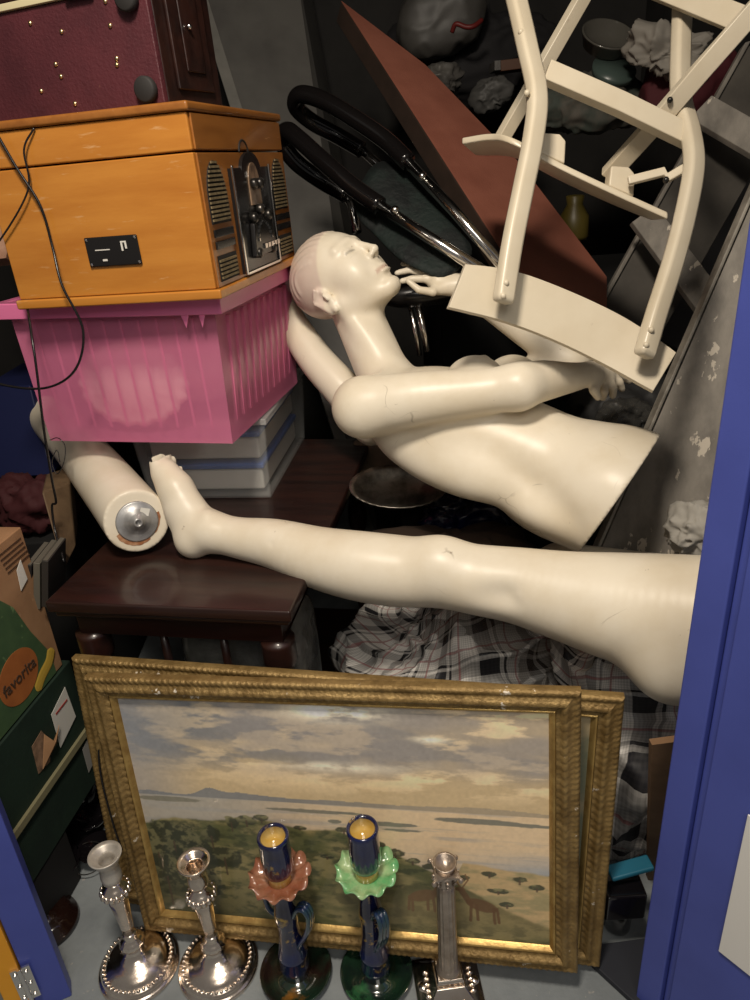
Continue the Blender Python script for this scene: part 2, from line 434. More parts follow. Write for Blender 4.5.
for x in (.045, wT-.045):
    for y in (.045, dT-.045):
        b = M(); pp = []
        for i in range(60):
            z = .565*i/59; r = np.interp(z, [p[1] for p in legp], [p[0] for p in legp])
            if x > .1 and .08 < z < .49: r = .021
            pp.append((r, z))
        b.lathe(pp, 20, (x,y,0), rip=twist if x > .1 else None); obj('leg', b, m_darkwood, tb, smooth=True, local=True)
for x in (wT*.40, wT*.66):
    b = M(); b.lathe([(.007,.14),(.007,.30),(.011,.32),(.012,.34),(.008,.36),(.008,.44),(.012,.46),(.008,.48),(.007,.565)], 12, (x,.055,0)); obj('spindle', b, m_darkwood, tb, smooth=True, local=True)
b = M(); b.bb((.03,.02,.10), (wT-.03,dT-.03,.138)); obj('lower_shelf', b, m_darkwood, tb, local=True, bevel=.003)

# plastic wrapped parcel on the shelf under the table
b = M()
pc = T @ Vector((wT*.62,.22,.139))
m_poly = mat('clouded_polythene', (.20,.20,.185), .25, c2=(.10,.10,.095), scale=10, coat=.6, bump=.6, bscale=25)
def pil(u, v):
    a = 2*PI*u; e = PI*(v-.5); c_, s_ = math.cos(e), math.sin(e)
    se = lambda t, p: math.copysign(abs(t)**p, t)
    x = .125*se(math.cos(a),.35)*se(c_,.35); y = .09*se(math.sin(a),.35)*se(c_,.35); z = .19+.19*se(s_,.35)
    n = noise.noise(Vector((x*22, y*22, z*16)))*.012
    return T.to_3x3() @ Vector((x*(1+n*3), y*(1+n*3), z+n)) + pc
b.grid(pil, 60, 40); tag(obj('wrapped_parcel', b, m_poly, smooth=True), 'grey parcel wrapped in clear polythene on the shelf under the table', 'parcel')

# ================================================================== stack of boxes
def mat_frame(P0, yaw):   # local x to the right along the left-hand face, y away along the right-hand face
    return frame(P0, (math.cos(yaw), -math.sin(yaw), 0), (math.sin(yaw), math.cos(yaw), 0), (0,0,1))
# --- clear box with blue lid pieces
CB = PZ(275,500,.6505); ycb = math.radians(8)
Mc = mat_frame(CB, ycb)
m_clear = mat('frosted_polypropylene', (.75,.76,.74), .22, alpha=.13, coat=.4, spec=.6)
m_bluelid = mat('blue_translucent_plastic', (.03,.11,.42), .35, c2=(.02,.08,.33), scale=10)
def tub(P, w, d, h, tp, t, mm, name, par, ribs=0, rim=.012, ribdepth=.004):
    b = M()
    def ring(z, off):
        k = z/h; s = tp*(1-k)
        return [(-w+s-off, s-off, z), (-s+off, s-off, z), (-s+off, d-s+off, z), (-w+s-off, d-s+off, z)]
    o0 = ring(0,0); o1 = ring(h,0); i0 = ring(0,-t); i1 = ring(h,-t); i0 = [(x,y,t) for x,y,z in i0]
    b.add(o0+o1+i0+i1, [(3,2,1,0)]+[(i,(i+1)%4,(i+1)%4+4,i+4) for i in range(4)]+[(8+i,12+i,12+(i+1)%4,8+(i+1)%4) for i in range(4)]+[(8,9,10,11)]+[(4+i,4+(i+1)%4,12+(i+1)%4,12+i) for i in range(4)])
    return b
b = tub(None, .30, .40, .17, .012, .003, None, '', None)
cb = thing('storage_box', 'clear lidded plastic box with blue trays inside, between table and pink crate', 'box', Mc)
obj('tub', b, m_clear, cb, local=True, bevel=.002)
b = M(); b.bb((-.304,-.004,.1715), (.004,.404,.186)); obj('lid', b, mat('frosted_lid', (.72,.72,.70), .3, alpha=.4), cb, local=True, bevel=.003)
for i, z in enumerate((.012, .085)):
    bx = tag(thing('food_container', ['lower flat container with blue lid inside the clear box','upper flat container with blue lid inside the clear box'][i], 'container', Mc @ Matrix.Translation((0,0,z)), 'containers in the clear box'))
    b = M(); b.bb((-.275,.03,0), (-.028,.36,.050)); obj('tray', b, mat('milky_tray', (.62,.60,.55), .5), bx, local=True, bevel=.006)
    b = M(); b.bb((-.280,.025,.0505), (-.023,.365,.064)); obj('lid', b, m_bluelid, bx, local=True, bevel=.004)

# --- pink crate
m_pink = mat('translucent_pink_plastic', (.84,.24,.42), .28, alpha=.56, coat=.35, trans=.0, sss=0)
m_pinks = mat('pink_rim_plastic', (.80,.20,.40), .3, coat=.3, alpha=.93)
P0 = Vector((-.252,1.268,.8405)); yc = .238; w, d, h = .405,.42,.266
Mk = mat_frame(P0, yc)
ck = thing('plastic_crate', 'bright pink translucent ribbed plastic crate under the wooden music centre', 'crate', Mk)
tp = .009
b = M(); o0 = [(-w+tp,tp,0),(-tp,tp,0),(-tp,d-tp,0),(-w+tp,d-tp,0)]; o1 = [(-w,0,h),(0,0,h),(0,d,h),(-w,d,h)]
b.add(o0+o1, [(3,2,1,0)]+[(i,(i+1)%4,(i+1)%4+4,i+4) for i in range(4)]); obj('tub', b, m_pink, ck, local=True)
b = M()
for i in range(10):       # ribs on the long left face
    x = -w+.045+i*(w-.09)/9; b.hexa([(x-.0022,.0105,.03),(x+.0022,.0105,.03),(x+.0022,.0118,.03),(x-.0022,.0118,.03)], [(x-.0022,-.0006,h-.03),(x+.0022,-.0006,h-.03),(x+.0022,.0008,h-.03),(x-.0022,.0008,h-.03)])
for i in range(10):
    y = .05+i*(d-.10)/9; b.hexa([(-.013,y-.006,.035),(-.0075,y-.006,.035),(-.0075,y+.006,.035),(-.013,y+.006,.035)], [(-.002,y-.006,h-.035),(.0055,y-.006,h-.035),(.0055,y+.006,h-.035),(-.002,y+.006,h-.035)])
obj('ribs', b, m_pink, ck, local=True)
b = M(); r = .020
b.bb((-w-r,-r,h-.004), (r,.0-.0,h+.006)); b.bb((-w-r,d,h-.004), (r,d+r,h+.006)); b.bb((-w-r,0,h-.004), (-w,d,h+.006)); b.bb((0,0,h-.004), (r,d,h+.006))
b.bb((-w-r,-r-.001,h-.022), (r,-r+.003,h+.006)); b.bb((r-.003,-r,h-.022), (r+.001,d+r,h+.006))
b.prism([(-.055,-r-.0005,h-.022),(-.048,-r-.0005,h-.045),(-.040,-r-.0005,h-.022)], (0,.004,0)); b.prism([(-.022,-r-.0005,h-.022),(-.018,-r-.0005,h-.045),(-.010,-r-.0005,h-.022)], (0,.004,0))
obj('rim', b, m_pinks, ck, local=True, bevel=.002)
# things inside the crate
b = M(); sc_ = Mk @ Matrix.Translation((-.225,.062,.100)) @ Matrix.Rotation(math.radians(80), 4, 'X')
def scal(q, r, z, w_): k = 1+.035*math.cos(18*w_)*(r/.1); return Vector((q.x*k*1.18, q.y*k*.82, q.z))
b.lathe([(0,.010),(.055,.010),(.062,.004),(.085,.0),(.098,-.004),(.100,-.001),(.086,.004),(.064,.008)][::1]+[(.055,.0145),(0,.0145)], 72, rip=scal)
xf(b, sc_); tag(obj('scalloped_dish', b, mat('pale_pink_ceramic', (.95,.70,.66), .4), smooth=True), 'oval scalloped dish standing on edge inside the pink crate', 'dish')
b = M()
for i in range(1):
    def wad(u, v):
        a = 2*PI*u; e = PI*(v-.5); p = Vector((.145*math.cos(a)*math.cos(e), .10*math.sin(a)*math.cos(e), .10*math.sin(e)+.10))
        n = 1+.35*noise.noise(p*14); return Mk @ (Vector((-.185,.25,.008))+Vector((p.x*n, p.y*n, p.z*(1+.2*noise.noise(p*9)))))
    b.grid(wad, 48, 28)
tag(obj('cloth_bundle', b, mat('pale_cloth', (.80,.60,.58), .8), smooth=True), 'pale crumpled cloth bundle inside the pink crate behind the scalloped dish', 'cloth')

# --- music centre
P0 = Vector((-.234,1.215,1.1145)); ym = .22; w, d, h = .362,.44,.285
Mm = mat_frame(P0, ym) @ Matrix.Rotation(math.radians(-1.0), 4, 'Y')
mc = thing('music_centre', 'honey coloured wooden retro music centre standing on the pink crate', 'radio', Mm)
b = M(); b.bb((-w,.0,.016), (0,d,.217)); obj('body', b, m_oak, mc, local=True, bevel=.002)
b = M(); b.bb((-w,.0,.2195), (0,d,.272)); obj('lid', b, m_oak, mc, local=True, bevel=.003, label='hinged wooden lid')
b = M(); b.bb((-w-.006,-.006,.2725), (.006,d+.006,.286)); obj('lid_moulding', b, m_oakd, mc, local=True, bevel=.004)
b = M(); b.bb((-w-.006,-.006,0), (.010,d+.006,.0155)); obj('base_moulding', b, m_oak, mc, local=True, bevel=.003)
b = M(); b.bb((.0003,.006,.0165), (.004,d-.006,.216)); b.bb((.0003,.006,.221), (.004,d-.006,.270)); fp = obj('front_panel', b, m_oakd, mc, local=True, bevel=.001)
b = M()   # round thumb notch between lid and front
b.tube([(.0045,d*.47+.022*math.cos(PI*i/10),.2175+.018*math.sin(PI*i/10)) for i in range(11)], .0018, 6); obj('finger_notch', b, m_matt, mc, local=True)
def arch(y0, y1, z0, z1, x, n=10):
    c = (y0+y1)/2; rr = (y1-y0)/2
    return [(x,y0,z0),(x,y1,z0)]+[(x,c+rr*math.cos(PI*i/n),z1-rr*1.5+rr*1.5*math.sin(PI*i/n)) for i in range(n+1)]
def grille(y0, y1, z0, z1, arched):
    b = M(); poly = arch(y0,y1,z0,z1,.0042) if arched else [(.0042,y0,z0),(.0042,y1,z0),(.0042,y1,z1),(.0042,y0,z1)]
    b.prism(poly, (.0012,0,0)); g = obj('speaker_grille', b, m_matt, mc, local=True)
    b = M(); zz = z0+.004
    while zz < z1-.004:
        rr = (y1-y0)/2; zt = z1-rr*1.5; hw = rr
        if arched and zz > zt: hw = rr*math.sqrt(max(0, 1-((zz-zt)/(rr*1.5))**2))
        c = (y0+y1)/2
        if hw > .006: b.bb((.0055,c-hw+.003,zz), (.008,c+hw-.006,zz+.0035))
        zz += .0065
    obj('louvre', b, m_grille, g, local=True)
for s in (0, 1):
    def Y(a, c): return (a, c) if s == 0 else (d-c, d-a)
    y0, y1 = Y(.018,.100)
    grille(y0, y1, .112, .205, True)
    grille(y0, y1, .024, .064, False)
    for z in (.074, .092):
        b = M(); b.bb((.0042,y0,z), (.0075,y1,z+.012)); obj('slot', b, m_black, mc, local=True, bevel=.001)
b = M(); b.prism([(.0042,.118,.022),(.0042,d-.130,.022),(.0042,d-.130,.192),(.0042,d*.5+.055,.192)]+[(.0042,d*.5+.05*math.cos(PI*i/10),.185+.032*math.sin(PI*i/10)) for i in range(11)]+[(.0042,d*.5-.055,.192),(.0042,.118,.192)], (.006,0,0))
dp = obj('dial_panel', b, m_black, mc, local=True)
b = M(); b.bb((.0104,.116,.020), (.014,.123,.196)); b.bb((.0104,d-.135,.020), (.014,d-.128,.196)); b.bb((.0104,.123,.019), (.014,d-.135,.024)); obj('chrome_edge', b, m_chrome, dp, local=True, bevel=.001)
b = M()
b.prism([(.0104,d*.5-.028,.130),(.0104,d*.5+.028,.130)]+[(.0104,d*.5+.028*math.cos(PI*i/10),.165+.035*math.sin(PI*i/10)) for i in range(11)], (.002,0,0)); obj('tuning_window', b, mat('amber_window', (.30,.20,.13), .2, c2=(.1,.07,.05), scale=30), dp, local=True)
b = M(); 
b.prism([(.0106,d*.5-.06,.045),(.0106,d*.5+.06,.045),(.0106,d*.5+.05,.100),(.0106,d*.5,.115),(.0106,d*.5-.05,.100)], (.009,0,0)); obj('tape_door', b, m_black, dp, local=True, bevel=.002)
for i, (yy, zz) in enumerate([(.18,.05),(.18,.11),(d-.18,.05),(d-.18,.11),(d*.5,.122),(.205,.165),(d-.205,.165)]):
    b = M(); b.lathe([(.009,0),(.009,.010),(.006,.013),(0,.013)], 14, (.0106,yy,zz), ax=(1,0,0)); obj('knob', b, m_gun, dp, local=True, smooth=True)
b = M()
for i in range(5): b.bb((.0196,.205+i*.018,.055), (.0225,.218+i*.018,.063))
for i in range(12): a = PI*i/11; b.box((.0200,d*.5+.036*math.cos(a),.072+.028*math.sin(a)), (.003,.005,.005))
obj('buttons', b, m_chrome, dp, local=True)
b = M(); b.bb((-.212,-.0045,.062), (-.118,-.0003,.108)); sp = obj('side_plate', b, m_black, mc, local=True, bevel=.002, label='black socket plate on the side')
for c_, d_ in (((-.1425,-.0056,.0985),(.010,.001,.0022)), ((-.146,-.0056,.091),(.003,.001,.0125)), ((-.139,-.0056,.0925),(.003,.001,.0095)), ((-.182,-.0052,.088),(.026,.001,.0015)), ((-.181,-.0052,.072),(.008,.001,.003))):
    b = M(); b.box(c_, d_); obj('plate_marking', b, m_white, sp, local=True)

for q in ((-.208,.066),(-.208,.104),(-.122,.066),(-.122,.104)):
    b = M(); b.ball((q[0],-.0050,q[1]), (.0025,.001,.0025)); obj('screw', b, m_chrome, sp, local=True)

# --- burgundy cabinet lying on its back, base towards the viewer
zt = 1.1145+.2865
A = PZ(165,103,zt)
Mb = mat_frame(A+Vector((0,.0,0)), .38) @ Matrix.Rotation(math.radians(-1.2), 4, 'Y')
Mb = Mb @ Matrix.Rotation(math.radians(0), 4, 'X')
bc = thing('burgundy_cabinet', 'small burgundy cabinet lying on the music centre with its footed base facing out', 'cabinet', Mb)
w, d, h = .36,.17,.30
b = M(); b.bb((-w,0,0), (0,.012,.150)); obj('base_board', b, m_burg, bc, local=True, bevel=.002)
b = M(); b.bb((-w,.0125,.0), (0,d,.20)); obj('carcass', b, m_darkwood, bc, local=True, bevel=.003)
b = M(); b.bb((.0005,.04,.02), (.006,d-.03,.18)); b.bb((.0065,.065,.045), (.010,d-.055,.155)); dd_ = obj('door', b, m_darkwood, bc, local=True, bevel=.003)
b = M(); b.ball((.014,.08,.105), .004); obj('knob', b, m_chrome, dd_, local=True, smooth=True)
for q in ((-.024,.020),(-.028,.136)):
    b = M(); b.lathe([(.016,0),(.018,.004),(.018,.012),(.015,.014),(0,.014)], 20, (q[0],-.0005,q[1]), ax=(0,-1,0)); obj('rubber_foot', b, m_rubber, bc, local=True, smooth=True)
for q in ((-.070,.108),(-.070,.066),(-.072,.058),(-.160,.112),(-.185,.072),(-.18,.055),(-.225,.040),(-.165,.016),(-.215,.130),(-.070,.138)):
    b = M(); b.ball((q[0],-.001,q[1]), (.0035,.0025,.0035)); obj('screw', b, m_brass, bc, local=True, smooth=True)
b = M(); b.bb((-w,-.006,.1505), (-.060,.012,.160)); obj('ivory_strip', b, m_ivory, bc, local=True, bevel=.001, label='ivory edging strip')
b = M(); b.bb((-.135,-.012,.1475), (-.085,.012,.185)); obj('catch', b, m_matt, bc, local=True, bevel=.002)

# --- tall grey enamel cabinet behind the stack
g0, g1, g2 = PY(183,0,2.3), PY(305,0,2.3), PY(335,260,2.3)
b = M()
tl = W(178,-60,2.35); tr = W(292,-60,2.42); br = W(362,330,2.42); bl = W(300,330,2.30)
bk = Vector((.03,.30,0))
gc = thing('steel_locker', 'tall plain grey steel locker leaning behind the music centre', 'locker', (bl+br)/2)
nrm = (tr-tl).cross(bl-tl).normalized(); nrm = nrm if nrm.y < 0 else -nrm
lo_l = bl+(bl-tl).normalized()*(bl.z-.01)/(tl-bl).normalized().z; lo_r = br+(br-tr).normalized()*(br.z-.01)/(tr-br).normalized().z
b.hexa([lo_l, lo_r, lo_r+bk, lo_l+bk], [tl, tr, tr+bk, tl+bk]); obj('side_panel', b, m_greymet, gc)
b = M(); e = (tr-tl).normalized(); b.hexa([lo_l-e*.002-nrm*-.001, lo_l+e*.035-nrm*-.001, lo_l+e*.035+nrm*.012, lo_l-e*.002+nrm*.012], [tl-e*.002-nrm*-.001, tl+e*.035-nrm*-.001, tl+e*.035+nrm*.012, tl-e*.002+nrm*.012]); obj('edge_strip', b, m_greylight, gc, bevel=.002)

# --- black cables hanging over the stack
def cable(name, label, P, r=.0022):
    b = M(); b.tube(crom(P, 10), r, 8); tag(obj(name, b, m_black, smooth=True), label, 'cable')
fz = lambda x, y, o=.012: (Mm @ Vector((0,0,0)))  # unused anchor
def onface(x, y, off):   # point in front of the left face of the music centre
    n = Vector((math.sin(ym), math.cos(ym), 0)); o = Mm.translation-n*off; v = ray(x, y); return CAM+v*((o-CAM).dot(n)/v.dot(n))
cable('mains_cable', 'thick black mains cable draped down the left of the music centre and pink crate', [onface(-12,118,.012), onface(15,165,.010), onface(40,205,.010), onface(52,245,.010), onface(62,285,.030), onface(83,330,.03), onface(75,370,.03), onface(45,388,.03), onface(0,384,.03), onface(-20,370,.03)])
cable('appliance_cable', 'black cable running straight down past the pink crate onto the tan case', [W(27,306,1.262), W(30,325,1.225), W(36,365,1.22), W(44,430,1.28), W(52,480,1.34), W(56,502,1.37), W(52,506,1.38), W(55,530,1.39), W(64,562,1.36)], .0022)
cable('wire_curl', 'thin wire curl lying on the top of the mannequin limb under the pink crate', [W(50,440,1.42), W(58,438,1.40), W(65,446,1.40), W(64,462,1.40), W(57,474,1.40), W(52,462,1.40), W(57,450,1.40), W(60,462,1.40)], .0009)
cable('thin_cable', 'thin black cable looping from behind the music centre down to the table', [onface(34,128,.004), onface(24,150,.010), onface(28,190,.010), onface(0,240,.010), onface(-15,250,.01)], .0016)
# ================================================================== paintings
ZP = .030; TA = (PZ(146,922,ZP), PZ(571,963,ZP))
def painting_colors(nu, nv, kind=0):
    u, v = np.meshgrid(np.linspace(0,1,nu+1), np.linspace(0,1,nv+1))
    def C(*c): return np.array(c)[None, None, :]
    def mixa(A, B, k): return A*(1-k[..., None])+B*k[..., None]
    # sky
    sky = mixa(C(.50,.38,.22), C(.27,.255,.24), sst(.65, 1.0, v)*(1-.5*u))
    n = fbm(u*5, v*13+1.5*u, 6); n2 = fbm(u*9+40, v*22+9, 6); n3 = fbm(u*2.5+7, v*4+3, 4)
    sky = mixa(sky, C(.15,.16,.175), sst(.42,.58,n)*sst(.66,.80,v)*.9*(1-.5*u))
    sky = mixa(sky, C(.80,.62,.38), sst(.46,.60,n2)*sst(.60,.72,v)*.85*(.35+.65*sst(.1,.5,u)))
    sky = mixa(sky, C(.26,.24,.23), sst(.50,.70,n3)*sst(.66,.76,v)*.7)
    glow = 1.2*np.exp(-((u-.53)/.10)**2-((v-.975)/.035)**2)+.75*np.exp(-((u-.74)/.035)**2-((v-.875)/.012)**2)+.55*np.exp(-((u-.52)/.13)**2-((v-.745)/.02)**2)+.5*np.exp(-((u-.70)/.03)**2-((v-.77)/.012)**2)
    sky = mixa(sky, C(.95,.86,.66), np.clip(glow*1.2*sst(.35,.6,n2+.12),0,1))
    sky = mixa(sky, C(.22,.23,.25), .65*(1-sst(.0,.22,u))*(1-sst(.85,1,v)*.3))
    img = sky
    # far hills
    hz = .585-.0*u
    hill = hz+.020*np.exp(-((u-.26)/.09)**2)+.026*np.exp(-((u-.19)/.03)**2)+.012*np.exp(-((u-.03)/.05)**2)+.012*np.exp(-((u-.5)/.2)**2)+.018*np.exp(-((u-.85)/.15)**2)+.004*(fbm(u*30,u*0,4)-.5)
    img = mixa(img, mixa(C(.17,.18,.19)+0*img, C(.33,.27,.19)+0*img, sst(.3,.9,u)), (v < hill).astype(float)*.9)
    # water
    wt = mixa(C(.34,.31,.26)+0*img, C(.62,.47,.30)+0*img, sst(.15,.6,u)*sst(.25,.55,v+.1))
    wt = mixa(wt, C(.30,.29,.27), sst(.5,.75,fbm(u*5+3,v*50,4))*.6); wt = mixa(wt, C(.30,.32,.34), sst(.75,1,u)*(1-sst(.3,.45,v)))
    img = mixa(img, wt, (v < hz-.006).astype(float))
    for (cu, cv, ru, rv) in ((.62,.508,.085,.010),(.45,.545,.12,.008),(.84,.545,.10,.013),(.50,.505,.018,.009),(.66,.485,.05,.006),(.08,.56,.09,.012),(.95,.54,.06,.008)):
        q = ((u-cu)/ru)**2+((v-cv)/rv)**2+.5*(fbm(u*60,v*60,3)-.5); img = mixa(img, C(.19,.18,.14)+0*img, 1-sst(.8,1.1,q))
    # ochre land on the right
    lb = np.interp(u, [0,.70,.8,.9,1.01], [0,.0,.36,.34,.33])+.02*(fbm(u*14,u*3,4)-.5)
    land = mixa(C(.46,.33,.17)+0*img, C(.30,.25,.13)+0*img, sst(.4,.62,fbm(u*12,v*26,5)))
    img = mixa(img, land, sst(-.006,.006,lb-v))
    # near hillside
    hb = np.interp(u, [0,.08,.2,.32,.42,.5,.6,.7,.8,.9,1.01], [.44,.475,.475,.49,.455,.465,.41,.325,.24,.15,.07])+.022*(fbm(u*22,u*2,5)-.5)
    g1 = fbm(u*9, v*16, 6); g2 = fbm(u*28, v*40, 5)
    gr = mixa(C(.135,.14,.06)+0*img, C(.30,.255,.115)+0*img, sst(.36,.60,g1)); gr = mixa(gr, C(.06,.07,.035)+0*img, sst(.46,.66,g2)*.75)
    gr = mixa(gr, C(.36,.28,.13)+0*img, (1-sst(.0,.16,np.abs(v-.12)))*sst(.3,.8,u)*.6)
    gr = mixa(gr, C(.07,.075,.045)+0*img, (1-sst(.0,.30,v+.1*u))*(1-sst(.12,.45,u))*.85)
    img = mixa(img, gr, sst(-.006,.006,hb-v))
    # trees
    rs = np.random.RandomState(3)
    T = [(.07,.36,.075,.11),(.13,.30,.06,.09),(.02,.30,.05,.09),(.175,.40,.032,.045),(.235,.47,.020,.030),(.275,.485,.030,.022),(.315,.50,.022,.017),(.20,.30,.05,.06),(.03,.18,.07,.10),(.13,.16,.06,.08),(.41,.465,.016,.010),(.52,.47,.022,.014),(.545,.485,.010,.018),(.60,.41,.020,.018),(.64,.38,.028,.020),(.68,.35,.02,.014),(.80,.29,.014,.012),(.86,.315,.018,.013),(.93,.30,.022,.016),(.97,.27,.02,.014),(.73,.33,.03,.018),(.88,.24,.03,.012),(.35,.37,.022,.012),(.9,.18,.02,.013),(.47,.34,.02,.010)]
    for (cu, cv, ru, rv) in T:
        q = ((u-cu)/ru)**2+((v-cv)/rv)**2+1.5*(fbm(u*45,v*34,5)-.5)
        lite = sst(.45,.65,fbm(u*50+9,v*40,4))*sst(-.6,1.0,(v-cv)/rv+.5)
        img = mixa(img, mixa(C(.045,.05,.03)+0*img, C(.19,.18,.09)+0*img, lite), (1-sst(.65,1.0,q))*.93)
        tr = (np.abs(u-cu) < .0025)&(v < cv)&(v > cv-rv*1.5); img = mixa(img, C(.09,.06,.04)+0*img, tr*.8)
    # two deer
    def ellip(cu, cv, ru, rv, a=0):
        x = (u-cu)*1.6; y = v-cv; X = x*math.cos(a)+y*math.sin(a); Y = -x*math.sin(a)+y*math.cos(a); return 1-sst(.8,1.15,(X/ru)**2+(Y/rv)**2)
    def seg(a, b, r): 
        A = np.array([a[0]*1.6, a[1]]); B = np.array([b[0]*1.6, b[1]]); P = np.stack([u*1.6, v], -1); t = np.clip(((P-A)@(B-A))/((B-A)@(B-A)), 0, 1); dd = np.linalg.norm(P-A-t[..., None]*(B-A), axis=-1); return 1-sst(r*.8, r*1.2, dd)
    for (ox, oy, s, k, c) in ((.84,.165,1,1,(.16,.085,.04)),(.70,.19,.95,-1,(.20,.12,.06))):
        f = lambda x, y: (ox+k*x*s, oy+y*s)
        for q in (ellip(*f(0,0), .062*s, .028*s, -k*.28), seg(f(-.028,.01), f(-.045,.06), .013*s), ellip(*f(-.05,.07), .020*s, .010*s, 0), seg(f(-.025,0), f(-.028,-.075), .006*s), seg(f(-.012,0), f(-.010,-.07), .006*s), seg(f(.028,-.01), f(.030,-.08), .006*s), seg(f(.036,-.01), f(.040,-.075), .006*s),
                  seg(f(-.048,.078), f(-.062,.115), .003), seg(f(-.062,.115), f(-.052,.14), .003), seg(f(-.044,.078), f(-.030,.115), .003), seg(f(-.030,.115), f(-.036,.14), .003)):
            img = mixa(img, C(*c)+0*img, q*.9)
    img = np.clip(img*(1.5-.50*sst(-.02,.02,hb-v))[..., None], 0, .95)*(.92+.16*fbm(u*120, v*80, 2)[..., None])
    if kind: img = mixa(C(.16,.17,.11)+0*img, C(.36,.29,.17)+0*img, sst(.35,.65,fbm(u*10+5,v*8,5)))*(.6+.5*v[..., None])
    return img.reshape(-1, 3)
KP = .66
def framed(name_label, A, B, H, lean, rl, kind):
    x = (B-A).normalized(); Wd = (B-A).length; yb = Vector((-x.y, x.x, 0)); x = (x+Vector((0,0,rl))).normalized()     # yb points away from the viewer
    z = (Vector((0,0,1))*math.cos(lean)+yb*math.sin(lean)); z = (z-x*z.dot(x)).normalized(); y = z.cross(x)
    X = frame(A, x, y, z)
    t = thing('framed_painting', name_label, 'painting', X)
    # moulding profile: (distance from outer edge inward, height toward viewer)
    prof = [(0,-.002),(0,.016),(.004,.021),(.010,.022),(.014,.019),(.020,.0195),(.026,.024),(.033,.026),(.039,.022),(.043,.015),(.048,.013),(.053,.013)]
    def sweep(prof, orn, step=.0022, back=0):
        b = M(); prof = [(q*KP, h_*KP*1.1) for q, h_ in prof]; cs = [(0,0),(Wd,0),(Wd,H),(0,H)]
        for s in range(4):
            a = cs[s]; c = cs[(s+1) % 4]; L = math.hypot(c[0]-a[0], c[1]-a[1]); n = max(2, int(L/step)); dx = ((c[0]-a[0])/L, (c[1]-a[1])/L); nx = (-dx[1], dx[0])
            vs = []
            for i in range(n+1):
                for (q, hgt) in prof:
                    l0, l1 = q, L-q; l = l0+(l1-l0)*i/n
                    vs.append((a[0]+dx[0]*l+nx[0]*q, -(hgt+.7*orn(q, l)), a[1]+dx[1]*l+nx[1]*q))
            m = len(prof); b.add(vs, [(i*m+j, (i+1)*m+j, (i+1)*m+j+1, i*m+j+1) for i in range(n) for j in range(m-1)])
        return b
    def orn(q, l):
        if .001 < q < .012: return .0010*math.sin(l*2*PI/.010+q*380)
        if .020 < q < .036: return .0034*abs(math.sin(l*PI/.014-abs(q-.028)*150))**.6
        if .037 < q < .041: return .0010*math.sin(l*2*PI/.007)
        return 0
    b = sweep(prof, orn); fr = obj('frame', b, m_gold, t, local=True, smooth=True, label='gilt plaster frame moulding chipped at the edges')
    b = sweep([(.053,.013),(.055,.017),(.058,.0175),(.061,.014),(.066,.009),(.069,.004)], lambda q, l: .0014*abs(math.sin(l*PI/.006)) if .054 < q < .0595 else 0); obj('slip', b, m_goldin, t, local=True, smooth=True)
    q = .066*KP; nu, nv = (560, 340) if kind == 0 else (120, 90)
    b = M(); b.grid(lambda a, c: Vector((q+(Wd-2*q)*a, -.0035, q+(H-2*q)*c)), nu, nv)
    o = obj('canvas', b, attr_mat('landscape_print'+str(kind), .5, .55, spec=.2), t, local=True, smooth=True)
    at = o.data.color_attributes.new('Col', 'FLOAT_COLOR', 'POINT'); Cc = painting_colors(nu, nv, kind)
    at.data.foreach_set('color', np.concatenate([Cc, np.ones((len(Cc),1))], 1).astype(np.float32).ravel())
    b = M(); b.bb((.003,.0025,.003), (Wd-.003,.006,H-.003)); obj('backboard', b, mat('brown_backing', (.16,.10,.05), .9), t, local=True)
    return X
TA = (Vector((-.4825,.9089,.03)), Vector((-.4825+.7815*math.cos(.1921), .9089-.7815*math.sin(.1921), .03)))
XA = framed('front gilt-framed landscape of a lake with two deer, leaning on the twin frame', TA[0], TA[1], .5456, .1058, .0347, 0)
TB = (PZ(150,923,0)+Vector((-.02,.045,0)), PZ(600,963,0)+Vector((.0,.045,0)))
dirB = (TA[1]-TA[0]).normalized(); nB = Vector((-dirB.y, dirB.x, 0))
XB = framed('rear gilt-framed landscape mostly hidden behind the front lake painting', Vector((-.5485,.9700,.03)), Vector((-.5485+.8997*math.cos(.2015), .9700-.8997*math.sin(.2015), .03)), .5439, .1058, -.0117, 1)

